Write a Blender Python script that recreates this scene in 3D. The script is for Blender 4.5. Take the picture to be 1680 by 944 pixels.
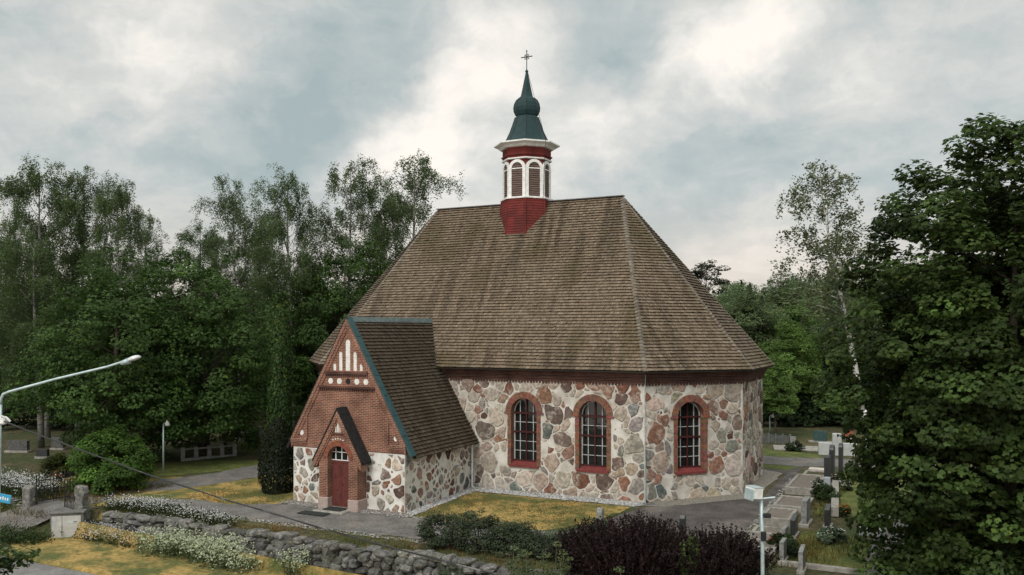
import bpy, bmesh, math, random
import numpy as np
from mathutils import Vector, Matrix
R = math.radians
for o in list(bpy.data.objects): bpy.data.objects.remove(o)
scene = bpy.context.scene
COL = scene.collection

# ------------------------------------------------------------------ camera
F, HY, CAMZ, TH = 1400.0, 542.6, 8.4, 0.46
cd = bpy.data.cameras.new('camera'); cam = bpy.data.objects.new('camera', cd); COL.objects.link(cam)
cam.location = (0, 0, CAMZ); cam.rotation_euler = (R(90), 0, 0)
cd.sensor_width = 36; cd.lens = 36 * F / 1680; cd.shift_y = (HY - 472) / 1680
cd.clip_start = 0.2; cd.clip_end = 3000
scene.camera = cam
# ------------------------------------------------------------------ view
vs = scene.view_settings
vs.view_transform = 'Standard'; vs.look = 'None'; vs.gamma = 1; vs.use_curve_mapping = False
vs.exposure = 0.42
# ------------------------------------------------------------------ world: overcast sky
SUN_EL, SUN_AZ = R(46), R(208)      # azimuth clockwise from +Y: behind the camera, to its left
world = bpy.data.worlds.new('World'); scene.world = world; world.use_nodes = True
def build_world():
    nt = world.node_tree; N = nt.nodes; L = nt.links; N.clear()
    out = N.new('ShaderNodeOutputWorld'); bg = N.new('ShaderNodeBackground')
    L.new(bg.outputs[0], out.inputs[0])
    sky = N.new('ShaderNodeTexSky'); sky.sky_type = 'NISHITA'; sky.sun_disc = False
    sky.sun_elevation = SUN_EL; sky.sun_rotation = SUN_AZ
    bg.inputs['Strength'].default_value = 0.1
    tc = N.new('ShaderNodeTexCoord'); D = tc.outputs['Generated']
    def math_(op, a, b=None, c=None, clamp=False):
        n = N.new('ShaderNodeMath'); n.operation = op; n.use_clamp = clamp
        for i, v in enumerate((a, b, c)):
            if v is None: continue
            if isinstance(v, (int, float)): n.inputs[i].default_value = v
            else: L.new(v, n.inputs[i])
        return n.outputs[0]
    def vm(op, a, b=None, s=None):
        n = N.new('ShaderNodeVectorMath'); n.operation = op
        for i, v in enumerate((a, b)):
            if v is None: continue
            if isinstance(v, tuple): n.inputs[i].default_value = v
            else: L.new(v, n.inputs[i])
        if s is not None: n.inputs['Scale'].default_value = s
        return n
    sep = N.new('ShaderNodeSeparateXYZ'); L.new(D, sep.inputs[0])
    zc = math_('MAXIMUM', sep.outputs[2], 0.0)
    den = math_('ADD', zc, 0.22)
    cmb = N.new('ShaderNodeCombineXYZ')
    L.new(math_('DIVIDE', sep.outputs[0], den), cmb.inputs[0]); L.new(math_('DIVIDE', sep.outputs[1], den), cmb.inputs[1])
    def noise(vec, scale, detail=6, rough=.55, dist=0.0):
        n = N.new('ShaderNodeTexNoise'); n.inputs['Scale'].default_value = scale; n.inputs['Detail'].default_value = detail
        n.inputs['Roughness'].default_value = rough; n.inputs['Distortion'].default_value = dist
        L.new(vec, n.inputs['Vector']); return n
    n1 = noise(cmb.outputs[0], 1.7, 8, .6, .5); n2 = noise(cmb.outputs[0], 5.5, 8, .6, .25)
    wob = noise(D, 7.0, 5, .55)
    w0 = vm('SUBTRACT', wob.outputs['Color'], (.5, .5, .5)); w1 = vm('SCALE', w0.outputs[0], s=.20)
    DD = vm('ADD', D, w1.outputs[0]).outputs[0]
    val = math_('MULTIPLY_ADD', math_('SUBTRACT', n1.outputs['Fac'], .5), .75, .42)
    val = math_('MULTIPLY_ADD', math_('SUBTRACT', n2.outputs['Fac'], .5), .50, val)
    mp3 = vm('MULTIPLY', DD, (1.0, 1.0, 1.7)); n3 = noise(mp3.outputs[0], 9.0, 9, .6, .4)
    val = math_('MULTIPLY_ADD', math_('SUBTRACT', n3.outputs['Fac'], .5), .75, val)
    blobs = [(300, 92, .055, .52), (215, 98, .045, .40), (385, 90, .045, .42), (840, 30, .07, .33), (800, 100, .06, .36),
             (740, 150, .05, .30), (705, 205, .05, .42), (640, 258, .05, .45), (740, 310, .07, .36), (600, 300, .05, .25),
             (975, 222, .055, .48), (1060, 190, .055, .46), (1150, 135, .05, .52), (1235, 40, .06, .50), (1195, 90, .05, .3), (1200, 420, .05, .40), (1280, 410, .05, .28),
             (940, 250, .05, .28), (60, 160, .07, .12), (1400, 120, .08, .08), (1500, 40, .1, .06), (1640, 130, .12, .05),
             (550, 130, .10, -.26), (520, 235, .08, -.22), (980, 95, .08, -.32), (1080, 70, .06, -.26), (1190, 270, .10, -.12), (1080, 320, .09, -.14), (1320, 300, .09, -.10),
             (1500, 170, .1, -.08), (120, 60, .09, -.08), (230, 190, .1, -.14), (660, 60, .06, -.12), (400, 190, .09, -.12)]
    for (px, py, r, a) in blobs:
        v = Vector(((px - 840) / F, 1.0, (HY - py) / F)).normalized()
        d = vm('DISTANCE', DD, tuple(v)).outputs['Value']
        q = math_('DIVIDE', d, r * 1.12); q = math_('MULTIPLY', q, q); q = math_('MULTIPLY', q, -1.0)
        e = math_('POWER', 2.718, q)
        val = math_('MULTIPLY_ADD', e, a * (.80 if a > 0 else 1.0), val)
    ramp = N.new('ShaderNodeValToRGB'); cr = ramp.color_ramp
    cr.elements[0].position = 0.0; cr.elements[0].color = (.30, .36, .365, 1)
    cr.elements[1].position = 1.0; cr.elements[1].color = (.80, .745, .68, 1)
    e = cr.elements.new(.30); e.color = (.40, .435, .43, 1)
    e = cr.elements.new(.55); e.color = (.52, .525, .50, 1)
    e = cr.elements.new(.78); e.color = (.66, .64, .60, 1)
    L.new(math_('ADD', val, 0, clamp=True), ramp.inputs[0])
    # low warm band over the horizon ahead
    hz = math_('SUBTRACT', 1.0, math_('DIVIDE', zc, .16), clamp=True)
    mixw = N.new('ShaderNodeMixRGB'); mixw.blend_type = 'MIX'
    L.new(math_('MULTIPLY', hz, .6), mixw.inputs[0]); L.new(ramp.outputs[0], mixw.inputs[1]); mixw.inputs[2].default_value = (.72, .575, .48, 1)
    # an overcast sky is brighter overhead; gain behind the viewer is added fill light
    up = math_('MULTIPLY', math_('SUBTRACT', zc, .40), 1.6, clamp=True)
    back = math_('MULTIPLY', math_('SUBTRACT', 0.0, sep.outputs[1]), 1.3, clamp=True)
    gain = math_('ADD', math_('MULTIPLY_ADD', up, SKY_UP, 1.0), math_('MULTIPLY', back, SKY_BACK))
    c10 = vm('SCALE', mixw.outputs[0]); L.new(math_('MULTIPLY', gain, 10.0), c10.inputs['Scale'])
    mix = N.new('ShaderNodeMixRGB'); mix.inputs[0].default_value = .95
    L.new(sky.outputs[0], mix.inputs[1]); L.new(c10.outputs[0], mix.inputs[2])
    L.new(mix.outputs[0], bg.inputs['Color'])
SKY_UP, SKY_BACK = 1.1, 0.8
build_world()
world.cycles.sampling_method = 'MANUAL'; world.cycles.sample_map_resolution = 512
sd = bpy.data.lights.new('sun', 'SUN'); sd.energy = 1.5; sd.angle = R(20); sd.color = (1, .95, .88)
sun = bpy.data.objects.new('sun', sd); COL.objects.link(sun)
sdir = Vector((math.sin(SUN_AZ) * math.cos(SUN_EL), math.cos(SUN_AZ) * math.cos(SUN_EL), math.sin(SUN_EL)))
sun.rotation_euler = sdir.to_track_quat('Z', 'Y').to_euler(); sun.location = (-20, -20, 60)

# ------------------------------------------------------------------ frames and helpers
OX, OY = 6.45, 41.54; CT, ST = math.cos(TH), math.sin(TH)
def xy(u, v): return (OX + u * CT + v * ST, OY - u * ST + v * CT)
def uvof(x, y): return ((x - OX) * CT - (y - OY) * ST, (x - OX) * ST + (y - OY) * CT)
def sstep(a, b, x):
    t = min(1, max(0, (x - a) / (b - a))); return t * t * (3 - 2 * t)
def upper(v): return 0.028 * min(9, max(-14, v))
def gz(x, y):
    u, v = uvof(x, y)
    z = upper(v)
    if v < -11.6:
        gate = sstep(-31, -29, u) * (1 - sstep(-25.3, -24.6, u))
        lo = -1.62 + .45 * (1 - sstep(-30, -20, u))
        wdt = .5 + 4.0 * gate
        t = sstep(-11.75 - wdt, -11.75, v)
        z = lo + (z - lo) * t
    if y > 105:
        z += sstep(105, 330, y) * (10 + 5 * math.sin(x * .013 + .6)) * sstep(-10, 150, x - (y - 200) * .1)
        z += sstep(105, 330, y) * 5
    return z
def G(px, py):
    z = 0
    for _ in range(25):
        t = (CAMZ - z) * F / (py - HY); z = gz((px - 840) / F * t, t)
    return ((px - 840) / F * t, t)
def at(px, py, Y): return Vector(((px - 840) / F * Y, Y, CAMZ - (py - HY) / F * Y))

def tag(o, label=None, cat=None, group=None, kind=None):
    if label: o['label'] = label
    if cat: o['category'] = cat
    if group: o['group'] = group
    if kind: o['kind'] = kind
    return o
def thing(name, label, cat, loc=(0, 0, 0), rotz=0, group=None):
    o = bpy.data.objects.new(name, None); o.empty_display_size = .3; COL.objects.link(o)
    o.location = loc; o.rotation_euler = (0, 0, rotz)
    return tag(o, label, cat, group)
def copy_tree(o, parent=None):
    c = o.copy(); COL.objects.link(c)
    if parent: c.parent = parent
    for ch in list(o.children): copy_tree(ch, c)
    return c

class MB:
    def __init__(s): s.v = []; s.f = []; s.c = []
    def add(s, vs, fs, col=(1, 1, 1)):
        b = len(s.v); s.v += [tuple(p) for p in vs]; s.f += [tuple(i + b for i in f) for f in fs]; s.c += [tuple(col)] * len(fs)
    def box(s, x0, x1, y0, y1, z0, z1, col=(1, 1, 1), M=None):
        vs = [(x, y, z) for x in (x0, x1) for y in (y0, y1) for z in (z0, z1)]
        if M: vs = [M @ Vector(p) for p in vs]
        s.add(vs, [(0, 1, 3, 2), (4, 6, 7, 5), (0, 4, 5, 1), (2, 3, 7, 6), (0, 2, 6, 4), (1, 5, 7, 3)], col)
    def bbox(s, x0, x1, y0, y1, z0, z1, b=.02, col=(1, 1, 1), M=None):      # box with chamfered edges
        bm = bmesh.new(); bmesh.ops.create_cube(bm, size=1)
        for p in bm.verts: p.co = Vector(((x0 + x1) / 2 + p.co.x * (x1 - x0), (y0 + y1) / 2 + p.co.y * (y1 - y0), (z0 + z1) / 2 + p.co.z * (z1 - z0)))
        bmesh.ops.bevel(bm, geom=bm.edges[:], offset=b, segments=1, affect='EDGES')
        if M: bm.transform(M)
        bm.verts.index_update()
        s.add([p.co.copy() for p in bm.verts], [[q.index for q in f.verts] for f in bm.faces], col); bm.free()
    def tube(s, pts, rad, n=8, col=(1, 1, 1), cap=True):
        pts = [Vector(p) for p in pts]
        if isinstance(rad, (int, float)): rad = [rad] * len(pts)
        vs = []; fs = []; ref = None
        for i, p in enumerate(pts):
            d = (pts[min(i + 1, len(pts) - 1)] - pts[max(i - 1, 0)])
            d = d.normalized() if d.length > 1e-9 else Vector((0, 0, 1))
            if ref is None: ref = Vector((1, 0, 0)) if abs(d.x) < .8 else Vector((0, 1, 0))
            a = d.cross(ref).normalized(); b = d.cross(a).normalized(); ref = -(d.cross(a)) if False else a.cross(d)
            for k in range(n):
                t = 2 * math.pi * k / n
                vs.append(p + (a * math.cos(t) + b * math.sin(t)) * rad[i])
            ref = b if ref.length < 1e-6 else ref
        m = len(pts)
        for i in range(m - 1):
            for k in range(n):
                fs.append((i * n + k, i * n + (k + 1) % n, (i + 1) * n + (k + 1) % n, (i + 1) * n + k))
        if cap: fs.append(tuple(range(n))[::-1]); fs.append(tuple((m - 1) * n + k for k in range(n)))
        s.add(vs, fs, col)
    def prism(s, poly, fn, d0, d1, col=(1, 1, 1)):       # poly 2d; fn(a,b,d)->3d
        n = len(poly)
        vs = [fn(a, b, d0) for a, b in poly] + [fn(a, b, d1) for a, b in poly]
        fs = [tuple(range(n)), tuple(range(2 * n - 1, n - 1, -1))] + [(i, (i + 1) % n, n + (i + 1) % n, n + i) for i in range(n)]
        s.add(vs, fs, col)
    def lathe(s, prof, n=16, cx=0, cy=0, rot=0, col=(1, 1, 1)):  # prof [(r,z)]
        vs = []; fs = []
        for r, z in prof:
            for k in range(n):
                t = rot + 2 * math.pi * k / n; vs.append((cx + r * math.cos(t), cy + r * math.sin(t), z))
        for i in range(len(prof) - 1):
            for k in range(n): fs.append((i * n + k, i * n + (k + 1) % n, (i + 1) * n + (k + 1) % n, (i + 1) * n + k))
        fs.append(tuple(range(n))[::-1]); fs.append(tuple((len(prof) - 1) * n + k for k in range(n)))
        s.add(vs, fs, col)
    def build(s, name, mat, parent=None, smooth=False, fixn=True, loc=None):
        me = bpy.data.meshes.new(name); me.from_pydata(s.v, [], s.f); me.update()
        if fixn:
            bm = bmesh.new(); bm.from_mesh(me); bmesh.ops.recalc_face_normals(bm, faces=bm.faces[:]); bm.to_mesh(me); bm.free()
        a = me.attributes.new('col', 'FLOAT_COLOR', 'FACE')
        c = np.ones((len(s.c), 4), np.float32); c[:, :3] = np.array(s.c, np.float32).reshape(-1, 3)
        a.data.foreach_set('color', c.ravel())
        if smooth: me.polygons.foreach_set('use_smooth', [True] * len(me.polygons))
        me.materials.append(mat)
        o = bpy.data.objects.new(name, me); COL.objects.link(o)
        if parent: o.parent = parent
        if loc: o.location = loc
        return o
def np_mesh(name, V, nper, colr, mat, parent=None):
    """V (N*nper,3) independent n-gons"""
    n = len(V) // nper
    me = bpy.data.meshes.new(name)
    me.vertices.add(len(V)); me.vertices.foreach_set('co', V.astype(np.float32).ravel())
    me.loops.add(len(V)); me.loops.foreach_set('vertex_index', np.arange(len(V), dtype=np.int32))
    me.polygons.add(n); me.polygons.foreach_set('loop_start', np.arange(0, len(V), nper, dtype=np.int32))
    me.polygons.foreach_set('loop_total', np.full(n, nper, np.int32))
    me.update(calc_edges=True)
    a = me.attributes.new('col', 'FLOAT_COLOR', 'FACE')
    c = np.ones((n, 4), np.float32); c[:, :3] = colr; a.data.foreach_set('color', c.ravel())
    me.materials.append(mat)
    o = bpy.data.objects.new(name, me); COL.objects.link(o)
    if parent: o.parent = parent
    return o
def vnoise(x, y, seed=0):
    def h(i, j):
        k = np.sin(i * 127.1 + j * 311.7 + seed * 74.7) * 43758.5453; return k - np.floor(k)
    xi = np.floor(x); yi = np.floor(y); fx = x - xi; fy = y - yi
    fx = fx * fx * (3 - 2 * fx); fy = fy * fy * (3 - 2 * fy)
    return (h(xi, yi) * (1 - fx) + h(xi + 1, yi) * fx) * (1 - fy) + (h(xi, yi + 1) * (1 - fx) + h(xi + 1, yi + 1) * fx) * fy

# ------------------------------------------------------------------ materials
def newmat(name):
    m = bpy.data.materials.new(name); m.use_nodes = True
    nt = m.node_tree; p = nt.nodes['Principled BSDF']; return m, nt, p
def M(name, c1, c2=None, scale=3.0, rough=.85, attr=False, bump=0.0, bscale=None, spec=.25, metal=0, lo=.35, hi=.65, c3=None, scale3=.6, lo3=.5, hi3=.7, detail=6, stretch=None, bdist=.02, wash=None, speck=None):
    """two-tone noise (optionally a third, larger patch colour); attr multiplies the per-face colour"""
    m, nt, p = newmat(name); N = nt.nodes; L = nt.links
    p.inputs['Roughness'].default_value = rough; p.inputs['Specular IOR Level'].default_value = spec; p.inputs['Metallic'].default_value = metal
    tc = N.new('ShaderNodeTexCoord'); vec = tc.outputs['Object']
    if stretch:
        mp = N.new('ShaderNodeMapping'); mp.inputs['Scale'].default_value = stretch; L.new(vec, mp.inputs['Vector']); vec = mp.outputs[0]
    def noise(s, d=detail):
        n = N.new('ShaderNodeTexNoise'); n.inputs['Scale'].default_value = s; n.inputs['Detail'].default_value = d; n.inputs['Roughness'].default_value = .6
        L.new(vec, n.inputs['Vector']); return n.outputs['Fac']
    def mr(f, a, b):
        n = N.new('ShaderNodeMapRange'); n.inputs['From Min'].default_value = a; n.inputs['From Max'].default_value = b; n.interpolation_type = 'SMOOTHSTEP'
        L.new(f, n.inputs['Value']); return n.outputs[0]
    mx = N.new('ShaderNodeMixRGB'); mx.inputs[1].default_value = (*c1, 1); mx.inputs[2].default_value = (*(c2 or c1), 1)
    L.new(mr(noise(scale), lo, hi), mx.inputs[0]); out = mx.outputs[0]
    if c3:
        m3 = N.new('ShaderNodeMixRGB'); m3.inputs[2].default_value = (*c3, 1); L.new(out, m3.inputs[1]); L.new(mr(noise(scale3), lo3, hi3), m3.inputs[0]); out = m3.outputs[0]
    if attr:
        at_ = N.new('ShaderNodeAttribute'); at_.attribute_name = 'col'
        mm = N.new('ShaderNodeMixRGB'); mm.blend_type = 'MULTIPLY'; mm.inputs[0].default_value = 1
        L.new(at_.outputs['Color'], mm.inputs[1]); L.new(out, mm.inputs[2]); out = mm.outputs[0]
    if speck:                     # fine grain, grit and tufts
        g_ = N.new('ShaderNodeMapRange'); g_.inputs['From Min'].default_value = .3; g_.inputs['From Max'].default_value = .7; g_.inputs['To Min'].default_value = speck[1]; g_.inputs['To Max'].default_value = speck[2]
        L.new(noise(speck[0], 5), g_.inputs['Value']); m5 = N.new('ShaderNodeMixRGB'); m5.blend_type = 'MULTIPLY'; m5.inputs[0].default_value = 1; L.new(out, m5.inputs[1]); L.new(g_.outputs[0], m5.inputs[2]); out = m5.outputs[0]
    if wash:                      # lime smeared over the faces in patches
        w1 = mr(noise(1.5, 9), .50, .62); w2 = mr(noise(11, 6), .36, .60)
        mw = N.new('ShaderNodeMath'); mw.operation = 'MULTIPLY'; L.new(w1, mw.inputs[0]); L.new(w2, mw.inputs[1])
        mk = N.new('ShaderNodeMath'); mk.operation = 'MULTIPLY'; L.new(mw.outputs[0], mk.inputs[0]); mk.inputs[1].default_value = .62
        m4 = N.new('ShaderNodeMixRGB'); m4.inputs[2].default_value = (*wash, 1); L.new(mk.outputs[0], m4.inputs[0]); L.new(out, m4.inputs[1]); out = m4.outputs[0]
    L.new(out, p.inputs['Base Color'])
    if bump:
        b = N.new('ShaderNodeBump'); b.inputs['Strength'].default_value = bump; b.inputs['Distance'].default_value = bdist
        L.new(noise(bscale or scale * 4), b.inputs['Height']); L.new(b.outputs[0], p.inputs['Normal'])
    return m
def brickmat(name, c1, c2, mortar, w=.27, h=.083, ms=.011, swap=False):
    m, nt, p = newmat(name); N = nt.nodes; L = nt.links
    p.inputs['Roughness'].default_value = .9; p.inputs['Specular IOR Level'].default_value = .15
    tc = N.new('ShaderNodeTexCoord'); s = N.new('ShaderNodeSeparateXYZ'); L.new(tc.outputs['Object'], s.inputs[0])
    sn = N.new('ShaderNodeSeparateXYZ'); L.new(tc.outputs['Normal'], sn.inputs[0])
    ab = N.new('ShaderNodeMath'); ab.operation = 'ABSOLUTE'; L.new(sn.outputs[0], ab.inputs[0])
    gt = N.new('ShaderNodeMath'); gt.operation = 'GREATER_THAN'; gt.inputs[1].default_value = .71; L.new(ab.outputs[0], gt.inputs[0])
    mx = N.new('ShaderNodeMix'); mx.data_type = 'FLOAT'; L.new(gt.outputs[0], mx.inputs[0]); L.new(s.outputs[0], mx.inputs[2]); L.new(s.outputs[1], mx.inputs[3])
    cb = N.new('ShaderNodeCombineXYZ'); L.new(mx.outputs[0], cb.inputs[0]); L.new(s.outputs[2], cb.inputs[1])
    bt = N.new('ShaderNodeTexBrick'); L.new(cb.outputs[0], bt.inputs['Vector'])
    bt.inputs['Scale'].default_value = 1; bt.inputs['Brick Width'].default_value = w; bt.inputs['Row Height'].default_value = h; bt.inputs['Mortar Size'].default_value = ms
    bt.inputs['Mortar Smooth'].default_value = .2; bt.inputs['Bias'].default_value = -.1
    bt.inputs['Color1'].default_value = (*c1, 1); bt.inputs['Color2'].default_value = (*c2, 1); bt.inputs['Mortar'].default_value = (*mortar, 1)
    nz = N.new('ShaderNodeTexNoise'); nz.inputs['Scale'].default_value = 1.3; nz.inputs['Detail'].default_value = 7; L.new(tc.outputs['Object'], nz.inputs['Vector'])
    mr = N.new('ShaderNodeMapRange'); mr.inputs['From Min'].default_value = .3; mr.inputs['From Max'].default_value = .7; mr.inputs['To Min'].default_value = .6; mr.inputs['To Max'].default_value = 1.3
    L.new(nz.outputs['Fac'], mr.inputs['Value'])
    mu = N.new('ShaderNodeMixRGB'); mu.blend_type = 'MULTIPLY'; mu.inputs[0].default_value = 1; L.new(bt.outputs['Color'], mu.inputs[1]); L.new(mr.outputs[0], mu.inputs[2])
    L.new(mu.outputs[0], p.inputs['Base Color'])
    b = N.new('ShaderNodeBump'); b.inputs['Strength'].default_value = .5; b.inputs['Distance'].default_value = .01; b.invert = True
    L.new(bt.outputs['Fac'], b.inputs['Height']); L.new(b.outputs[0], p.inputs['Normal'])
    return m
def leafmat(name, transl=.35, rough=.6, spec=.2):
    m, nt, p = newmat(name); N = nt.nodes; L = nt.links
    a = N.new('ShaderNodeAttribute'); a.attribute_name = 'col'
    L.new(a.outputs['Color'], p.inputs['Base Color']); p.inputs['Roughness'].default_value = rough; p.inputs['Specular IOR Level'].default_value = spec
    t = N.new('ShaderNodeBsdfTranslucent'); L.new(a.outputs['Color'], t.inputs['Color'])
    mx = N.new('ShaderNodeMixShader'); mx.inputs[0].default_value = transl
    L.new(p.outputs[0], mx.inputs[1]); L.new(t.outputs[0], mx.inputs[2]); L.new(mx.outputs[0], nt.nodes['Material Output'].inputs[0])
    return m
mortar_m = M('lime_mortar', (.40, .37, .32), (.62, .59, .54), 1.1, .95, bump=.6, bscale=9, c3=(.30, .26, .21), scale3=.8, lo3=.56, hi3=.72)
mortar_w = M('white_lime_mortar', (.52, .50, .46), (.68, .66, .62), 1.6, .95, bump=.6, bscale=10, c3=(.40, .36, .31), scale3=.9, lo3=.6, hi3=.75)
stone_m = M('fieldstone', (.68, .68, .68), (1.25, 1.2, 1.14), 6, .9, attr=True, bump=.7, bscale=12, detail=9, wash=(.44, .40, .345))
brick_m = brickmat('red_brick', (.205, .074, .042), (.125, .047, .031), (.33, .25, .20))
brick_d = brickmat('dark_red_brick', (.095, .034, .026), (.055, .024, .02), (.12, .09, .075))  # dark brick, deepened a little to paint the eave shadow on the cornice
block_m = M('brick_blocks', (.75, .75, .75), (1.2, 1.15, 1.1), 6, .9, attr=True, bump=.3, bscale=30)
shingle_m = M('wood_shingle', (.8, .8, .8), (1.15, 1.15, 1.15), 9, .9, attr=True, bump=.4, bscale=40, spec=.2)
underlay_m = M('roof_underlay', (.03, .025, .02))
redwood = M('red_painted_boards', (.15, .024, .02), (.085, .018, .016), 1.6, .85, c3=(.06, .02, .018), scale3=3, lo3=.55, hi3=.75, bump=.2, bscale=25)
reddoor = M('red_door_paint', (.135, .034, .028), (.080, .026, .023), 2.5, .6, stretch=(8, 8, 1), bump=.2)
redtrim = M('red_sill_paint', (.19, .042, .038), (.13, .033, .03), 5, .6)
darkred = M('dark_red_frame', (.060, .013, .013), (.04, .011, .011), 5, .6)
whitep = M('white_paint', (.72, .72, .70), (.58, .58, .56), 5, .6)
greywhite = M('grey_white_paint', (.50, .51, .50), (.38, .39, .38), 5, .6)
louvre_m = M('louvre_boards', (.085, .055, .045), (.14, .10, .085), 4, .8, stretch=(1, 1, 8))
copper = M('green_metal', (.008, .026, .028), (.013, .036, .038), 2.5, .6, spec=.25, c3=(.02, .042, .043), scale3=1.2, lo3=.55, hi3=.75)
teal = M('teal_flashing', (.018, .052, .058), (.028, .072, .076), 4, .5, spec=.45)
greymetal = M('grey_metal_sheet', (.075, .10, .10), (.12, .15, .145), 4, .5)
tar = M('black_felt', (.012, .012, .013), (.024, .023, .022), 5, .9, bump=.3)
whiteplaster = M('white_plaster', (.70, .69, .66), (.56, .54, .5), 6, .9)
granite_p = M('pink_granite', (.30, .22, .19), (.38, .31, .28), 14, .85, bump=.3)
concrete = M('weathered_concrete', (.20, .185, .165), (.31, .29, .26), 4, .92, bump=.4, c3=(.12, .12, .09), scale3=1.4, lo3=.55, hi3=.75)
greystone = M('grey_headstone', (.15, .15, .145), (.26, .255, .24), 7, .8, bump=.3)
darkstone = M('dark_headstone', (.018, .019, .022), (.035, .036, .04), 12, .35, spec=.5)
whitestone = M('white_stone', (.33, .35, .34), (.42, .43, .42), 3, .8, bump=.2)
fieldgrey = M('boulder_granite', (.6, .6, .6), (1.35, 1.32, 1.25), 5, .95, attr=True, bump=.8, bscale=9, detail=9, c3=(2.1, 2.05, 1.9), scale3=4.5, lo3=.56, hi3=.66, bdist=.04, wash=(.055, .052, .022))
galv = M('galvanised_steel', (.30, .38, .39), (.42, .50, .50), 6, .45, spec=.5, metal=.3)
iron = M('black_iron', (.012, .012, .013), (.02, .02, .02), 8, .6)
rubber = M('dark_rubber_mat', (.018, .022, .02), (.03, .034, .032), 20, .95)
bark = M('dark_bark', (.045, .035, .028), (.09, .072, .058), 6, .95, bump=.6, stretch=(3, 3, .6))
birchbark = M('birch_bark', (.16, .15, .135), (.27, .26, .24), 4, .9, c3=(.04, .035, .03), scale3=2.2, lo3=.56, hi3=.62, stretch=(1, 1, 2.4))
leaf_m = leafmat('leaves', .45); needle_m = leafmat('needles', .1, .7, .1); flower_m = leafmat('petals', .25, .7, .1)
def glassmat():
    m, nt, p = newmat('dark_window_glass'); p.inputs['Base Color'].default_value = (.012, .013, .013, 1); p.inputs['Roughness'].default_value = .06; p.inputs['Specular IOR Level'].default_value = .5
    N = nt.nodes; L = nt.links; tc = N.new('ShaderNodeTexCoord'); n = N.new('ShaderNodeTexNoise'); n.inputs['Scale'].default_value = 2.2; L.new(tc.outputs['Object'], n.inputs['Vector'])
    b = N.new('ShaderNodeBump'); b.inputs['Strength'].default_value = .25; b.inputs['Distance'].default_value = .03; L.new(n.outputs['Fac'], b.inputs['Height']); L.new(b.outputs[0], p.inputs['Normal'])
    return m
glass = glassmat()
# ground materials
grass_m = M('dry_lawn', (.082, .090, .027), (.31, .21, .070), .55, .95, bump=.7, bscale=18, lo=.38, hi=.62, c3=(.075, .082, .022), scale3=1.6, lo3=.52, hi3=.7, detail=9, speck=(6, .6, 1.4))
soil_m = M('cemetery_ground', (.045, .042, .018), (.085, .072, .036), .5, .97, bump=.7, bscale=10, c3=(.04, .052, .017), scale3=.22, lo3=.45, hi3=.6, detail=9, speck=(4, .5, 1.5))
green_m = M('green_lawn', (.055, .075, .018), (.105, .112, .028), 1.2, .95, bump=.7, bscale=18, c3=(.13, .10, .03), scale3=.7, lo3=.6, hi3=.8, speck=(6, .6, 1.4))
path_m = M('gravel_path', (.105, .098, .092), (.155, .145, .136), 1.2, .95, bump=.5, bscale=40, detail=10, c3=(.20, .165, .13), scale3=.5, lo3=.52, hi3=.75, speck=(9, .62, 1.35))
plaza_m = M('asphalt_yard', (.060, .053, .050), (.095, .084, .079), .9, .95, bump=.5, bscale=45, detail=10, c3=(.15, .13, .115), scale3=.35, lo3=.5, hi3=.7, speck=(11, .6, 1.4))
road_m = M('road_asphalt', (.13, .125, .12), (.19, .18, .17), 1.2, .95, bump=.3, bscale=40, detail=9, speck=(12, .75, 1.25))
gravel_m = M('crushed_stone', (.16, .16, .16), (.42, .42, .42), 16, .95, bump=1, bscale=18, lo=.4, hi=.6, bdist=.05)
sand_m = M('grave_gravel', (.12, .10, .085), (.19, .165, .14), 9, .95, bump=.6, bscale=30)

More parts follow.
